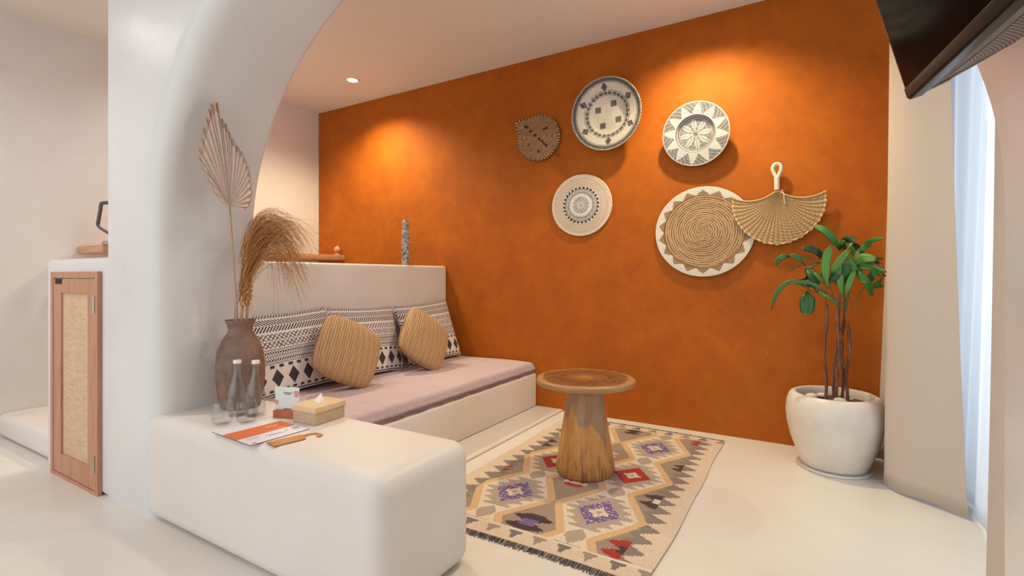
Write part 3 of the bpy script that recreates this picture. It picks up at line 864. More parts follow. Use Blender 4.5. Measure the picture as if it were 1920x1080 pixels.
# seed heads
sg_ = thing('seed_head_bunch', (VX, VY, .6), 'short bunch of ochre seed heads in the vase below the plume', 'dried flowers')
mb = MB()
for (a, b_) in ((-.035, -.02), (-.012, .01), (.012, -.01), (.032, .015), (.045, -.01)):
    mb.tube(spl([(VX+b_, VY+a*.6, .64), (VX+b_*.8+.008, VY+a*.75, .93), (VX+b_+.03, VY+a*.8-.005, 1.05)], 6), .0042, 7, c=S(206, 176, 140))
mb.build('stems', M['plume'], sg_)
mb = MB()
for k in range(300):
    t = random.random(); a = random.uniform(0, 2*PI); r = .030*math.sin(PI*min(1, .15+t*.85))**.7*random.uniform(.3, 1)
    p = Vector((VX+.03+r*math.cos(a), VY+.004+r*math.sin(a)+.018*t, 1.0+.14*t)); e = random.uniform(.003, .0055)
    q = random.uniform(0, PI)
    vv = [p+Vector((e, 0, 0)), p+Vector((-e, 0, 0)), p+Vector((0, e, 0)), p+Vector((0, -e, 0)), p+Vector((0, 0, e*1.6)), p+Vector((0, 0, -e*1.6))]
    mb.add(vv, [(0, 2, 4), (2, 1, 4), (1, 3, 4), (3, 0, 4), (2, 0, 5), (1, 2, 5), (3, 1, 5), (0, 3, 5)], random.choice([S(202, 150, 82), S(176, 122, 60), S(222, 176, 112)]))
mb.build('seed_heads', M['plume'], sg_)['kind'] = 'stuff'

# ------------------------------------------------------------------ bottles and glasses
LZ = .4905
def bottle(x, y, label):
    t = thing('glass_bottle', (x, y, LZ), label, 'bottle', 'clear water bottles on the ledge')
    pr = [(0, .004), (.036, .0), (.041, .004), (.0425, .02), (.042, .10), (.036, .135), (.024, .175), (.0165, .205), (.0145, .235), (.0155, .240), (.0155, .246), (.0125, .246), (.0125, .235), (.0145, .20), (.022, .172), (.034, .13), (.0395, .10), (.0395, .02), (.035, .010), (0, .012)]
    MB().lathe([(r, LZ+z) for r, z in pr], x, y, 40).build('bottle_body', M['glass'], t)
    MB().lathe([(0, LZ+.262), (.0165, LZ+.262), (.0178, LZ+.259), (.0178, LZ+.247), (.0160, LZ+.2465)], x, y, 32).build('cap', M['white_cap'], t)
    return t
bo = bottle(-2.352, 1.372, 'clear glass water bottle with white cap, left one of two before the vase')
def dup(root, loc, label):
    r = root.copy(); COL.objects.link(r); r.location = loc; r['label'] = label
    for ch in list(root.children):
        c = ch.copy(); COL.objects.link(c); c.parent = r
    return r
dup(bo, (-2.268, 1.412, LZ), 'clear glass water bottle with white cap, right one of two before the vase')
pr = [(0, .0), (.030, .0), (.037, .006), (.044, .03), (.046, .055), (.043, .085), (.0395, .100), (.0385, .1005), (.0415, .085), (.0445, .055), (.0425, .03), (.035, .010), (.028, .008), (0, .008)]
g0 = MB().lathe([(r, LZ+z) for r, z in pr], -2.262, 1.252, 40).build('drinking_glass', M['glass'], None, origin=(-2.262, 1.252, LZ))
tag(g0, 'stemless clear tumbler standing in front of the left bottle', 'glass', 'clear tumblers on the ledge')
g1 = g0.copy(); COL.objects.link(g1); g1.location = (-2.19, 1.322, LZ); g1['label'] = 'stemless clear tumbler standing in front of the right bottle'

# ------------------------------------------------------------------ card holder
ch = thing('card_holder', (-2.12, 1.475, LZ), 'small wooden block holding a pale printed card on the ledge', 'card holder')
ca = math.radians(-3)
def rot2(x, y, cx=-2.12, cy=1.475, a=ca): return (cx+x*math.cos(a)-y*math.sin(a), cy+x*math.sin(a)+y*math.cos(a))
def rbox(mb, x0, y0, z0, x1, y1, z1, c=None, **k):
    v = []
    for z in (z0, z1):
        for (x, y) in ((x0, y0), (x1, y0), (x1, y1), (x0, y1)): v.append((*rot2(x, y, **k), z))
    return mb.add(v, [(0, 3, 2, 1), (4, 5, 6, 7), (0, 1, 5, 4), (1, 2, 6, 5), (2, 3, 7, 6), (3, 0, 4, 7)], c)
CA = dict(a=math.radians(18))
rbox(MB(), -.060, -.024, LZ, .052, .016, LZ+.034, **CA).build('block', M['block_wood'], ch, bevel=.003, angle=180)
CW = S(222, 230, 226)
mb = MB(); rbox(mb, -.064, -.001, LZ+.024, .064, .001, LZ+.140, CW, **CA); cd = mb.build('card', M['paint'], ch, smooth=False)
mb = MB(); ZF = -.0022
for rows in (((-.02, .112, .028, .115, BLK), (-.012, .106, .02, .109, BLK)), ((-.018, .036, .024, .040, BLK), (-.012, .030, .018, .033, BLK))):
    mb = MB()
    for (x0, z0, x1, z1, cc) in rows:
        k = x0
        while k < x1:
            rbox(mb, k, ZF, LZ+z0, min(k+.006, x1), -.001, LZ+z1, cc, **CA); k += .0085
    mb.build('printed_lines', M['paint'], ch, smooth=False)
def badge(mb, cx, cz, s_):
    n = 12; pts = []
    for q in [(-1, 1), (1, 1), (1, .1), (.75, -.55), (0, -1), (-.75, -.55), (-1, .1)]: pts.append((cx+q[0]*s_, cz+q[1]*s_*1.15))
    for yy, k_, cc in ((-.0019, 1, S(206, 112, 100)), (-.0024, .66, S(232, 200, 190)), (-.0028, .34, S(200, 96, 86))):
        v = [(*rot2(cx+(x-cx)*k_, yy, **CA), LZ+cz+(z-cz)*k_) for x, z in pts]
        mb.add(v, [tuple(range(len(v)))], cc)
for bx_0, bz_0, bs_0 in ((.050, .108, .0125), (-.056, .066, .009)):
    mb = MB(); badge(mb, bx_0, bz_0, bs_0); mb.build('badge', M['paint'], ch, smooth=False)

# ------------------------------------------------------------------ tissue box
def straw(name, scale, c1, c2):
    m, nt, b = newmat(name, c1, .8)
    w1 = N(nt, 'ShaderNodeTexChecker', Scale=scale); nt.links.new(coords(nt), w1.inputs['Vector'])
    nz = N(nt, 'ShaderNodeTexNoise', Scale=140, Detail=4); nt.links.new(coords(nt), nz.inputs['Vector'])
    fa = math_(nt, 'ADD', math_(nt, 'MULTIPLY', w1.outputs['Fac'], .35), math_(nt, 'MULTIPLY', nz.outputs[0], .7))
    nt.links.new(ramp(nt, fa, [(.25, c2), (.7, c1)]), b.inputs['Base Color']); bump(nt, b, fa, .4, .002); return m
M['straw_lid'] = straw('straw_lid', 150, S(232, 206, 168), S(206, 174, 132))
M['straw_box'] = straw('straw_side', 210, S(214, 190, 158), S(160, 132, 100))
tx_, ty_ = -1.962, 1.530; TBA = dict(cx=tx_, cy=ty_, a=math.radians(4))
ti = thing('tissue_box', (tx_, ty_, LZ), 'woven straw tissue box with a lid and white tissue on the ledge', 'tissue box')
rbox(MB(), -.072, -.086, LZ, .072, .086, LZ+.055, **TBA).build('box_body', M['straw_box'], ti, bevel=.003, angle=180)
rbox(MB(), -.077, -.091, LZ+.052, .077, .091, LZ+.080, **TBA).build('lid', M['straw_lid'], ti, bevel=.005, angle=180)
mb = MB(); v = []
base = [(.026, .0), (.012, .012), (-.014, .016), (-.028, .002), (-.012, -.012), (.014, -.014)]
for lev, (k_, z) in enumerate(((1, .0795), (.72, .094), (.36, .109), (.05, .121))):
    for q, (x, y) in enumerate(base): v.append((*rot2(x*k_*(1+.25*(q % 2) if lev < 3 else 1)+.004*lev, y*k_, **TBA), LZ+z))
f = []
for l in range(3):
    for q in range(6): f.append((l*6+q, l*6+(q+1) % 6, (l+1)*6+(q+1) % 6, (l+1)*6+q))
mb.add(v, f).build('tissue', M['tissue'], ti, smooth=False)

# ------------------------------------------------------------------ leaflet and door hanger
def sheet(mb, x0, y0, x1, y1, z, c, **k):
    mb.add([(*rot2(x0, y0, **k), z), (*rot2(x1, y0, **k), z), (*rot2(x1, y1, **k), z), (*rot2(x0, y1, **k), z)], [(0, 1, 2, 3)], c)
LP = dict(cx=-2.025, cy=1.285, a=math.radians(-3))
lt = thing('leaflet', (-2.025, 1.285, LZ), 'open white leaflet with an orange band lying flat on the ledge', 'leaflet')
mb = MB(); rbox(mb, -.150, -.128, LZ, .150, .128, LZ+.0016, S(232, 226, 232), **LP); mb.build('sheet', M['paint'], lt, smooth=False)
mb = MB()
zt = LZ+.0021
sheet(mb, -.068, -.127, .046, .127, zt, S(222, 116, 62), **LP)
def marks(mb, x0, y0, y1, hgt, c, z, step=.012, **k):
    y = y0
    while y < y1:
        l = random.uniform(.35, .8)*step
        sheet(mb, x0+random.uniform(-.002, .002), y, x0+hgt, y+l, z, c, **k); y += step
marks(mb, -.02, .03, .075, .010, S(250, 225, 205), zt+.0004, .011, **LP)
marks(mb, .000, .02, .09, .008, S(150, 64, 30), zt+.0004, .011, **LP)
marks(mb, .070, -.10, -.06, .007, S(120, 116, 130), zt, .013, **LP); marks(mb, .085, -.03, .04, .006, S(70, 66, 78), zt, .012, **LP)
marks(mb, .098, -.02, .05, .006, S(90, 86, 98), zt, .013, **LP); marks(mb, .080, .055, .075, .007, S(80, 76, 90), zt, .010, **LP)
marks(mb, .075, .09, .118, .008, S(70, 66, 78), zt, .009, **LP); marks(mb, .092, .085, .118, .008, S(90, 86, 98), zt, .009, **LP)
marks(mb, .130, -.112, -.10, .008, S(60, 56, 66), zt, .009, **LP)
mb.build('print', M['paint'], lt, smooth=False)
mb = MB()
rbox(mb, -.151, -.1295, LZ, .151, -.128, LZ+.0018, **LP); rbox(mb, .150, -.1295, LZ, .1516, .128, LZ+.0018, **LP)
mb.build('dark_edge', M['hinge_gap'], lt, smooth=False)
# door hanger
HG = dict(cx=-1.81, cy=1.262, a=math.radians(-12))
hg = thing('door_hanger', (-1.81, 1.262, LZ), 'small wooden hook-shaped door hanger with pale lettering on the ledge', 'door hanger')
out = [(-.034, -.068), (.036, -.068), (.038, .040), (.031, .058), (.008, .066), (-.004, .078), (-.006, .095), (.002, .108), (.014, .116), (.030, .111), (.040, .099), (.049, .107), (.038, .126), (.014, .132), (-.010, .122), (-.020, .100), (-.018, .078), (-.030, .064)]
v = [(*rot2(x, y, **HG), LZ) for x, y in out]+[(*rot2(x, y, **HG), LZ+.004) for x, y in out]; n = len(out)
bmh = MB().add(v, [tuple(range(n-1, -1, -1)), tuple(range(n, 2*n))]+[(i, (i+1) % n, n+(i+1) % n, n+i) for i in range(n)])
bmh.build('tag_plate', M['tag_wood'], hg, smooth=False)
v2 = [(*rot2(x*1.03, y*1.01, **HG), LZ+.0002) for x, y in out]+[(*rot2(x*1.03, y*1.01, **HG), LZ+.002) for x, y in out]
MB().add(v2, [(i, (i+1) % n, n+(i+1) % n, n+i) for i in range(n)]).build('burnt_edge', M['dark_wood'], hg, smooth=False)
mb = MB(); zt2 = LZ+.0044
for (x0, y0, y1) in ((-.012, -.045, .02), (.008, -.035, .035)):
    y = y0
    while y < y1:
        mb.tube([(*rot2(x0, y, **HG), zt2), (*rot2(x0+.007, y+.003, **HG), zt2), (*rot2(x0+.002, y+.006, **HG), zt2)], .0009, 4, c=S(245, 225, 190)); y += .0105
mb.build('lettering', M['paint'], hg)

# ------------------------------------------------------------------ cabinet
cb = thing('cane_cabinet', (-3.52, 1.15, 0), 'tall narrow reddish wood cabinet with a cane panel, set in the white wall', 'cabinet')
CX0, CX1, CZ1 = -3.845, -3.205, 1.175
mb = MB(); yf = 1.128
mb.box((CX0, yf, 0), (CX0+.035, 1.149, CZ1)); mb.box((CX1-.035, yf, 0), (CX1, 1.149, CZ1)); mb.box((CX0+.035, yf, CZ1-.035), (CX1-.035, 1.149, CZ1)); mb.box((CX0+.035, yf, 0), (CX1-.035, 1.149, .018))
mb.build('frame', M['cab_wood'], cb, smooth=False, bevel=.002, seg=2)
dr = bpy.data.objects.new('door', None)
mb = MB(); DX0, DX1, DZ0, DZ1 = CX0+.039, CX1-.038, .022, CZ1-.039; PX0, PX1, PZ0, PZ1 = -3.70, -3.335, .135, 1.055
yd = 1.131
mb.box((DX0, yd, DZ0), (PX0, 1.148, DZ1)); mb.box((PX1, yd, DZ0), (DX1, 1.148, DZ1)); mb.box((PX0, yd, DZ0), (PX1, 1.148, PZ0)); mb.box((PX0, yd, PZ1), (PX1, 1.148, DZ1))
door = mb.build('door', M['cab_wood'], cb, smooth=False, bevel=.0015, seg=2)
bpy.data.objects.remove(dr)
def cane():
    m, nt, b = newmat('rattan_cane', S(214, 176, 134), .7)
    w1 = N(nt, 'ShaderNodeTexWave', Scale=34, Distortion=1.5); w1.bands_direction = 'Z'; w1.inputs['Detail Scale'].default_value = 2
    w2 = N(nt, 'ShaderNodeTexWave', Scale=38, Distortion=.5); w2.bands_direction = 'X'
    for q in (w1, w2): nt.links.new(coords(nt), q.inputs['Vector'])
    nz = N(nt, 'ShaderNodeTexNoise', Scale=1, Detail=4); nt.links.new(coords(nt, 'Object', (12, 12, 60)), nz.inputs['Vector'])
    fa = math_(nt, 'ADD', math_(nt, 'MULTIPLY', math_(nt, 'MAXIMUM', w1.outputs['Fac'], w2.outputs['Fac']), .55), math_(nt, 'MULTIPLY', nz.outputs[0], .6))
    nt.links.new(ramp(nt, fa, [(.3, S(160, 122, 90)), (.62, S(206, 174, 142)), (.9, S(222, 194, 164))]), b.inputs['Base Color']); bump(nt, b, fa, .4, .002); return m
o = MB().box((PX0, 1.142, PZ0), (PX1, 1.1475, PZ1)).build('cane_panel', cane(), door, smooth=False); ORI['door'] = ORI[cb.name]
for z in (.16, 1.0):
    mb = MB(); mb.box((DX1-.012, yd-.004, z-.045), (DX1+.012, yd, z+.045)); mb.tube([(DX1+.001, yd-.005, z-.045), (DX1+.001, yd-.005, z+.045)], .005, 10)
    mb.build('hinge', M['metal'], door)
MB().box((DX0+.03, yd-.002, DZ1-.030), (DX0+.125, yd+.001, DZ1-.001)).build('latch_notch', M['hinge_gap'], door, smooth=False)

# ------------------------------------------------------------------ wall shelf with kettle, ball
sh = bx('wall_shelf', (LX, 1.638, 1.330), (-4.57, WY, 1.388), M['shelf_wood'], .004, 2, origin=(-4.8, 2.8, 1.33))
tag(sh, 'long thick pale wood shelf along the far white wall', 'shelf')
KX, KY, KZ = -4.585, 1.762, 1.3885
kt = thing('electric_kettle', (KX, KY, KZ), 'grey electric kettle with open loop handle on the wood shelf', 'kettle')
d = Vector((-.8563, -.5165, 0))
kp = lambda r, z: Vector((KX, KY, KZ+z))+d*r
MB().lathe([(0, KZ+.03), (.070, KZ+.03), (.072, KZ+.04), (.066, KZ+.20), (.056, KZ+.27), (.04, KZ+.29), (0, KZ+.295)], KX, KY, 40).build('kettle_body', M['kettle'], kt)
MB().lathe([(0, KZ), (.118, KZ), (.110, KZ+.026), (.095, KZ+.029), (0, KZ+.029)], KX, KY, 40).build('power_base', M['metal'], kt)
MB().tube(spl([kp(.03, .325), kp(.12, .328), kp(.150, .318), kp(.158, .27), kp(.172, .19), kp(.176, .160), kp(.160, .135), kp(.06, .072)], 5), [.014]*10+[.013]*16+[.010]*10, 12).build('handle', M['kettle'], kt)
BXX, BYY, BZ = -4.625, 3.845, 1.3885
bl = MB().lathe([(0, BZ), (.030, BZ), (.032, BZ+.006), (.018, BZ+.016), (.012, BZ+.024), (.026, BZ+.034), (.037, BZ+.055), (.036, BZ+.075), (.024, BZ+.092), (.010, BZ+.099), (.006, BZ+.108), (0, BZ+.110)], BXX, BYY, 32).build('carved_ornament', M['shelf_wood'], None, origin=(BXX, BYY, BZ))
tag(bl, 'tiny round carved wooden ornament on the shelf beside the orange wall', 'ornament')
# totem on the low wall
def totem():
    m, nt, b = newmat('carved_grey_stone', S(150, 140, 134), .55)
    n = N(nt, 'ShaderNodeTexVoronoi', Scale=90); nt.links.new(coords(nt, 'Object', (1, 1, .55)), n.inputs['Vector'])
    nt.links.new(ramp(nt, n.outputs['Distance'], [(.15, S(216, 208, 204)), (.5, S(170, 160, 154)), (.8, S(86, 76, 72))]), b.inputs['Base Color']); bump(nt, b, n.outputs['Distance'], .9, .006); return m
SX, SY, SZ = -3.175, 3.40, 1.2505
pr = [(0, SZ), (.028, SZ), (.034, SZ+.01), (.030, SZ+.03), (.033, SZ+.055), (.027, SZ+.065), (.034, SZ+.08), (.036, SZ+.13), (.032, SZ+.17), (.035, SZ+.20), (.036, SZ+.22), (.028, SZ+.225), (.033, SZ+.235), (.034, SZ+.30), (.028, SZ+.31), (.026, SZ+.33), (.029, SZ+.36), (.028, SZ+.39), (.02, SZ+.405), (0, SZ+.41)]
tt = MB().lathe(pr, SX, SY, 36, lambda a, z: 1+.08*math.sin(a*6+z*60)).build('carved_totem', totem(), None, origin=(SX, SY, SZ))
tag(tt, 'slim carved grey totem standing on top of the low white wall', 'figurine')

# ------------------------------------------------------------------ potted palm
PX, PY = .095, 3.598
pp = thing('potted_palm', (PX, PY, 0), 'green lady palm in a big rounded white pot between orange wall and curtain', 'potted plant')
def pot_mat():
    m, nt, b = newmat('white_terrazzo_pot', S(226, 216, 206), .38)
    n = N(nt, 'ShaderNodeTexNoise', Scale=7, Detail=6, Roughness=.6); nt.links.new(coords(nt), n.inputs['Vector'])
    nt.links.new(ramp(nt, n.outputs[0], [(.3, S(220, 208, 192)), (.7, S(230, 222, 214))]), b.inputs['Base Color']); bump(nt, b, n.outputs[0], .08, .01); return m
MB().lathe([(0, .012), (.155, .012), (.168, .016), (.178, .03), (.205, .10), (.232, .18), (.250, .26), (.256, .33), (.250, .39), (.238, .425), (.226, .440), (.214, .446), (.203, .443), (.198, .43), (.200, .38), (0, .37)], PX, PY, 96).build('pot', pot_mat(), pp, angle=50)
MB().lathe([(0, 0), (.19, 0), (.195, .004), (.19, .011), (0, .011)], PX, PY, 64).build('saucer', M['plaster'], pp)
MB().lathe([(0, .399), (.10, .397), (.199, .392)], PX, PY, 48).build('soil', M['soil'], pp)
for q, (x, y, s_) in enumerate(((-.115, -.02, .034), (-.06, .05, .028), (.03, -.055, .030), (.075, .035, .026))):
    prs = [(s_*math.sin(PI*k/8), .397+.012+s_*.55*(1-math.cos(PI*k/8))-s_*.3) for k in range(9)]
    o = MB().lathe(prs, PX+x, PY+y, 16, lambda a, z: 1+.15*math.sin(2*a+q)).build('pebble', M['stone'], None, origin=(PX+x, PY+y, .40))
    tag(o, ['white pebble at the left edge inside the palm pot', 'white pebble behind the left cane in the palm pot', 'white pebble in front of the canes in the palm pot', 'white pebble right of the canes in the palm pot'][q], 'stone', 'pebbles in the palm pot')
def cane_mat():
    m, nt, b = newmat('fibrous_cane', S(112, 72, 52), .75)
    n = N(nt, 'ShaderNodeTexNoise', Scale=1, Detail=6, Roughness=.7); nt.links.new(coords(nt, 'Object', (60, 60, 8)), n.inputs['Vector'])
    nt.links.new(ramp(nt, n.outputs[0], [(.3, S(66, 38, 28)), (.5, S(112, 70, 50)), (.75, S(172, 134, 108))]), b.inputs['Base Color']); bump(nt, b, n.outputs[0], .6, .004); return m
M['cane_stem'] = cane_mat()
def leaf_mat():
    m, nt, b = newmat('palm_green', (.1, .3, .05), .35, Specular_IOR_Level=.5)
    a = N(nt, 'ShaderNodeAttribute', attribute_name='Col'); nt.links.new(a.outputs[0], b.inputs['Base Color'])
    b.inputs['Subsurface Weight'].default_value = 0
    return m
M['leaf'] = leaf_mat()
# (x, z) base, top ; y offset
canes = [((.050, -.02), (.055, .98, -.03)), ((.090, .03), (.125, 1.0, .02)), ((.112, -.035), (.122, 1.04, -.02)), ((.135, .02), (.150, 1.02, .03)), ((.160, -.01), (.172, .88, .0))]
tops = []
for q, ((bx_, by_), (tx2, tz2, ty2)) in enumerate(canes):
    p = []; n = 22
    for i in range(n+1):
        t = i/n; p.append((bx_+(tx2-bx_)*t+.006*math.sin(t*9+q*2), PY+by_+(ty2-by_)*t+.005*math.sin(t*7+q), .385+(tz2-.385)*t))
    rad = [(.0085+.0022*(i % 4 == 0))*(1-.25*i/n)*(1.25 if i > n*.72 else 1) for i in range(n+1)]
    mb = MB().tube(p, rad, 9)
    for i in range(4, n, 2):   # loose fibres
        a = random.uniform(0, 2*PI); s0 = Vector(p[i]); e = s0+Vector((math.cos(a)*.016, math.sin(a)*.016, random.uniform(.02, .05)))
        mb.tube([s0, (s0+e)/2+Vector((0, 0, .006)), e], [.0022, .0016, .0006], 4)
    mb.build('cane', M['cane_stem'], pp)
def LXZ(zx, zy, y):   # leaf-drawing grid (0..1178) laid out in the plant's own plane, metres
    return Vector((-.2557+zx*.000548, y, 1.525-zy*.000648))
G1, G2, G3, G4 = S(62, 118, 48), S(38, 88, 40), S(96, 146, 62), S(22, 62, 34)
leaves = [
 ((695, 345), 3.60, (700, 700), [((690, 340), (600, 190), (455, 100), 62, G1), ((700, 335), (750, 250), (830, 258), 60, G4), ((880, 330), (960, 265), (1075, 250), 34, G1), ((720, 340), (800, 300), (900, 350), 60, G4), ((700, 330), (690, 290), (740, 262), 46, G1)]),
 ((545, 470), 3.50, (640, 800), [((550, 465), (480, 350), (335, 325), 52, G4), ((370, 480), (290, 400), (225, 395), 40, G1), ((235, 400), (150, 400), (85, 475), 46, G1), ((500, 655), (440, 570), (400, 485), 74, G2), ((540, 560), (600, 610), (700, 545), 44, G4), ((545, 470), (470, 455), (350, 500), 10, G2), ((360, 480), (280, 490), (215, 545), 9, G2), ((430, 500), (380, 600), (290, 615), 26, G4), ((500, 430), (350, 395), (240, 400), 9, G2)]),
 ((565, 720), 3.46, (565, 860), [((585, 690), (560, 480), (612, 310), 64, G3), ((550, 650), (500, 590), (440, 520), 34, G1), ((575, 745), (420, 640), (235, 648), 30, G1), ((440, 725), (200, 640), (50, 890), 36, G1), ((700, 860), (590, 770), (440, 700), 26, G1), ((392, 715), (396, 810), (385, 935), 108, G2), ((470, 700), (430, 650), (380, 690), 40, G4)]),
 ((728, 775), 3.50, (716, 900), [((725, 770), (690, 590), (715, 420), 56, G3), ((735, 770), (770, 640), (825, 520), 44, G3), ((612, 600), (660, 480), (770, 345), 54, G3), ((745, 350), (780, 300), (800, 285), 14, S(176, 178, 96)), ((720, 380), (770, 450), (835, 530), 66, G1), ((745, 640), (750, 540), (745, 450), 60, G2), ((615, 600), (650, 560), (700, 470), 48, G2)]),
 ((825, 520), 3.53, (760, 860), [((820, 525), (910, 610), (985, 755), 56, G1), ((830, 525), (960, 500), (1088, 580), 42, G3), ((820, 505), (880, 420), (1000, 440), 72, G3), ((815, 500), (830, 420), (850, 345), 30, S(150, 164, 88)), ((820, 510), (930, 480), (1085, 545), 30, G1), ((800, 480), (760, 420), (700, 400), 50, G1)]),
 ((850, 430), 3.56, (740, 880), [((850, 430), (900, 330), (985, 300), 46, G1), ((850, 430), (930, 400), (1040, 470), 50, G2), ((850, 430), (860, 520), (900, 640), 52, G1), ((850, 430), (790, 330), (740, 300), 48, G3), ((850, 430), (960, 480), (1000, 600), 44, G1), ((850, 430), (780, 470), (700, 560), 44, G4)]),
 ((985, 560), 3.66, (800, 900), [((1080, 500), (1000, 560), (945, 660), 60, G2), ((980, 690), (1020, 670), (1085, 672), 34, G1), ((940, 440), (1010, 415), (1090, 425), 26, G1), ((1085, 600), (1030, 650), (980, 690), 44, G1)])]
def blade(mb, p0, p1, p2, wpx, col):
    a, b_, c_ = p0, p1, p2
    ctrl = 2*b_-.5*(a+c_); n = 16
    pts = [(1-t)**2*a+2*t*(1-t)*ctrl+t*t*c_ for t in [i/n for i in range(n+1)]]
    W = wpx*.00074; v = []; f = []; c = []
    K = 6; nrm0 = Vector((.15, -1, .12)).normalized()
    for i, p in enumerate(pts):
        t = i/n; tg = (pts[min(i+1, n)]-pts[max(i-1, 0)]).normalized(); sd = tg.cross(nrm0).normalized()
        wd = W*(min(1, (.10+2.6*t)) if t < .4 else 1)*(1-max(0, (t-.72)/.28)**1.8*.62)
        for k in range(K+1):
            s_ = (k/K-.5); pl_ = .0035*(1 if k % 2 else -1)*min(1, W/.03)
            v.append(p+sd*wd*s_+nrm0*(pl_+.35*wd*(abs(s_)*2)**2*-.25))
    for i in range(n):
        for k in range(K):
            q = i*(K+1)+k; f.append((q, q+1, q+K+2, q+K+1))
            cc = tuple(x*(1.18 if k % 2 else .92) for x in col)
            if i >= n-1: cc = S(128, 112, 62)
            c.append(cc)
    mb.add(v, f, c)
for (hb, y, cn, bl_) in leaves:
    mb = MB()
    H = LXZ(*hb, y); Cn = LXZ(*cn, PY)
    pr_ = spl([Cn, (Cn+H)/2+Vector((.0, 0, .01)), H], 8)
    mb.tube(pr_, .0028, 6, c=S(104, 112, 60))
    for (a, b_, c_, wp, cl) in bl_:
        A = LXZ(*a, y); B = LXZ(*b_, y-.03*random.random()-.02); C_ = LXZ(*c_, y-random.uniform(-.04, .10))
        if (A-H).length > .05: mb.tube(spl([H, (A+H)/2+Vector((0, -.005, .012)), A], 6), .0022, 5, c=S(110, 92, 50))
        blade(mb, A, B, C_, wp, cl)
    o = mb.build('leaf', M['leaf'], pp, angle=180)
    md = o.modifiers.new('solid', 'SOLIDIFY'); md.thickness = .0008

# ------------------------------------------------------------------ curtains
def curtain(name, bot, top, z0, z1, amp, waves, mat, label, group=None, hem=True, ph=0):
    bot = spl([(x, y, 0) for x, y in bot], 14); top = spl([(x, y, 0) for x, y in top], 14)
    n = len(bot); nz = 30; v = []; f = []; c = []
    sub = 5
    def interp(P, s_):
        s_ = s_*(len(P)-1); i = min(int(s_), len(P)-2); return P[i].lerp(P[i+1], s_-i)
    NN = n*sub
    for j in range(nz+1):
        t = j/nz
        for i in range(NN+1):
            s_ = i/NN; p = interp(bot, s_).lerp(interp(top, s_), t**.8)
            q = interp(bot, min(1, s_+.01))-interp(bot, max(0, s_-.01)); nrm = Vector((-q.y, q.x, 0)).normalized()
            a = amp*(.55+.45*t)*math.sin(s_*waves*2*PI+ph+.5*math.sin(t*2.2))+amp*.35*math.sin(s_*waves*4.7+t*3)
            p = p+nrm*a; v.append((p.x, p.y, z0+(z1-z0)*t+(.006*math.sin(s_*9)+.004*math.sin(s_*31) if j == 0 else 0)))
    for j in range(nz):
        for i in range(NN): q = j*(NN+1)+i; f.append((q, q+1, q+NN+2, q+NN+1))
    o = MB().add(v, f).build(name, mat, None, origin=(bot[0].x, bot[0].y, 0), angle=180)
    md = o.modifiers.new('solid', 'SOLIDIFY'); md.thickness = .002
    tag(o, label, 'curtain', group); return o
curtain('linen_curtain', [(.325, 3.875), (.385, 3.76), (.40, 3.60), (.345, 3.47), (.325, 3.39), (.45, 3.26), (.615, 3.13)], [(.40, 3.86), (.41, 3.74), (.42, 3.60), (.37, 3.48), (.345, 3.40), (.44, 3.29), (.555, 3.20)], .012, 2.52, .007, 3.4, M['linen'],
        'long beige linen curtain beside the potted palm')
curtain('linen_curtain', [(.440, 2.06), (.50, 1.90), (.58, 1.74)], [(.470, 2.06), (.52, 1.90), (.58, 1.74)], .012, 2.52, .008, 2, M['linen'],
        'narrow beige linen curtain edge beside the right arch leg')
curtain('sheer_curtain', [(.62, 3.86), (.66, 3.5), (.64, 2.8), (.62, 2.4), (.66, 1.74)], [(.62, 3.86), (.69, 3.2), (.68, 2.8), (.67, 2.4), (.68, 1.74)], .012, 2.52, .014, 13, M['sheer'],
        'bright white sheer curtain glowing with daylight over the window')
rd = MB().tube([(.58, 1.70, 2.54), (.58, 3.89, 2.54)], .012, 12).build('curtain_rod', M['white_cap'], None, origin=(.58, 2.8, 2.54))
tag(rd, 'white curtain rod running above the window curtains, behind the television', 'curtain rod')

# ------------------------------------------------------------------ television
tv = thing('television', (.188, 1.5, 1.565), 'black flat television tilted down, hanging beside the right arch leg', 'television')
e = Vector((.136/.9, -.89/.9, 0)).normalized()        # along the lower edge, towards the viewer
nh = Vector((e.y, -e.x, 0))                            # horizontally out of the screen
if nh.x > 0: nh = -nh
th = math.radians(14.9)
upv = (Vector((0, 0, 1))*math.cos(th)+nh*math.sin(th)).normalized()
bk = -(nh*math.cos(th)-Vector((0, 0, 1))*math.sin(th)).normalized()
O = Vector((.188, 1.5, 1.565)); TW, TH = .93, .55
def T(a, b_, d_): return O+e*a+upv*b_+bk*d_
def tbox(mb, a0, b0, d0, a1, b1, d1, c=None):
    v = [T(a0, b0, d0), T(a1, b0, d0), T(a1, b1, d0), T(a0, b1, d0), T(a0, b0, d1), T(a1, b0, d1), T(a1, b1, d1), T(a0, b1, d1)]
    return mb.add(v, [(0, 1, 2, 3), (7, 6, 5, 4), (0, 4, 5, 1), (1, 5, 6, 2), (2, 6, 7, 3), (3, 7, 4, 0)], c)
M['gloss'], _, _ = newmat('piano_black', S(20, 20, 21), .3, Specular_IOR_Level=.12)
M['screen'], _, _ = newmat('screen_glass', S(14, 14, 15), .09, Specular_IOR_Level=.03)
M['bezel'], _, _ = newmat('smoked_bezel', S(34, 34, 36), .3, Specular_IOR_Level=.1)
mb = MB(); tbox(mb, 0, 0, 0, TW, TH, .030); mb.build('housing', M['gloss'], tv, bevel=.004, angle=180)
mb = MB(); tbox(mb, .012, .030, -.0012, TW-.012, TH-.012, .001); mb.build('screen', M['screen'], tv, smooth=False)
mb = MB(); tbox(mb, .004, .004, -.003, TW-.004, .028, .0005); mb.build('lower_bezel', M['bezel'], tv, bevel=.002, angle=180)
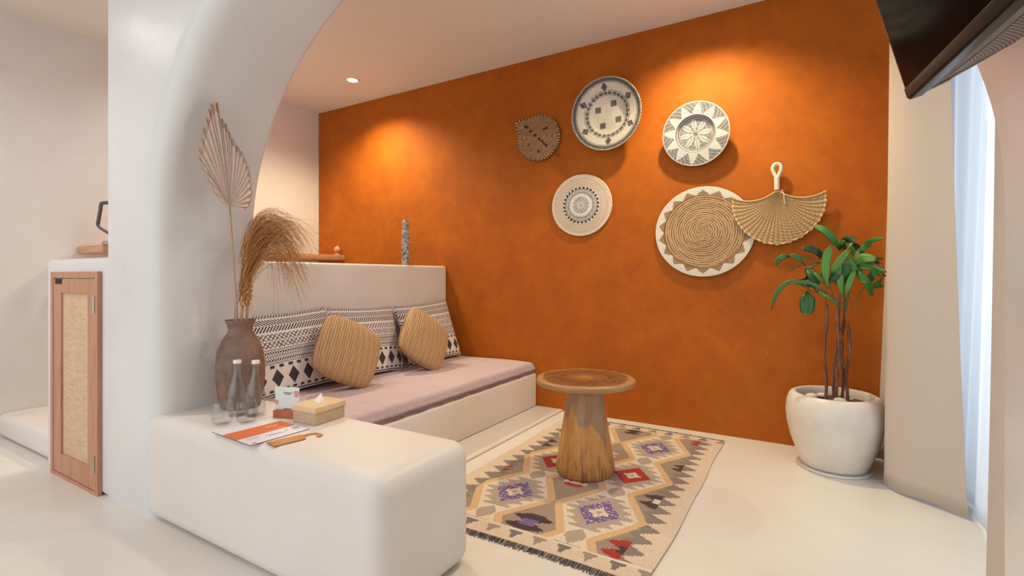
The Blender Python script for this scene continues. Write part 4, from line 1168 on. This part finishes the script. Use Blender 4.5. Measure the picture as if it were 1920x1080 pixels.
def tvback():
    m, nt, b = newmat('grey_back_cover', S(138, 128, 124), .75); return m
mb = MB()
def depth(a):
    q = max(0, min(1, a/.30)); return .036+.112*math.sin(q*PI/2)**.85
NA = 40; v = []; f = []
for i in range(NA+1):
    a = .004+(TW-.008)*i/NA; d1 = min(depth(a), depth(TW-a))
    prof_ = [(.004, .030), (.006, d1*.90), (.030, d1), (TH*.62, d1), (TH*.80, .05), (TH-.004, .030)]
    for (b_, d_) in prof_: v.append(T(a, b_, d_))
for i in range(NA):
    for k in range(5): q = i*6+k; f.append((q, q+6, q+7, q+1))
f.append(tuple(range(5, -1, -1))); f.append(tuple(NA*6+k for k in range(6)))
mb.add(v, f).build('back_cover', tvback(), tv, angle=50)
# speaker grille: perforated strip on the underside
mb = MB(); v = []; f = []
def und(a, k):
    d1 = min(depth(a), depth(TW-a)); return T(a, .0045-.0012, .030+(d1*.90-.030)*k)
NG, KG = 300, 36; v = []; f = []; c = []
for i in range(NG+1):
    a = .085+.72*i/NG; k0 = .24; k1 = min(.92, k0+max(.0, a-.085)*7)
    for j in range(KG+1): v.append(und(a, k0+(k1-k0)*j/KG))
for i in range(NG):
    for j in range(KG):
        q = i*(KG+1)+j; f.append((q, q+1, q+KG+2, q+KG+1))
        c.append(S(34, 26, 26) if ((i//2) % 2) ^ ((j//2) % 2) else S(168, 154, 148))
mb.add(v, f, c).build('speaker_grille', M['paint'], tv, smooth=False)
mb = MB(); v = []
for i in range(13):
    a = .022+.05*i/12; v += [und(a, .62), und(a, .62+.3*math.sin(PI*(i+.4)/13.2))]
mb.add(v, [(2*i, 2*i+1, 2*i+3, 2*i+2) for i in range(12)]).build('port_recess', M['black'], tv, smooth=False)
mb = MB()
for i in range(9):
    a = .034+.0032*i; p, q = und(a, .56)+Vector((0, 0, -.0006)), und(a+.002, .66)+Vector((0, 0, -.0006)); r_ = und(a+.0028, .58)+Vector((0, 0, -.0006))
    mb.tube([p, q, r_], .0004, 4, c=S(210, 205, 200))
mb.build('port_marks', M['paint'], tv)
mb = MB(); mb.tube([T(.04, .0025, .034), und(.10, .52), und(.20, .93)], .0006, 4); mb.build('seam', M['black'], tv)
# bracket to the arch leg
mb = MB(); c_ = T(.35, .30, .148); mb.box((c_.x-.01, c_.y-.06, c_.z-.05), (RX-.0, c_.y+.06, c_.z+.05)); 
c2 = T(.30, .30, .13)
mb = MB(); mb.tube([c2, Vector((.44, max(c2.y, 1.22)+.06, c2.z+.02))], .022, 12); mb.build('wall_arm', M['black'], tv)
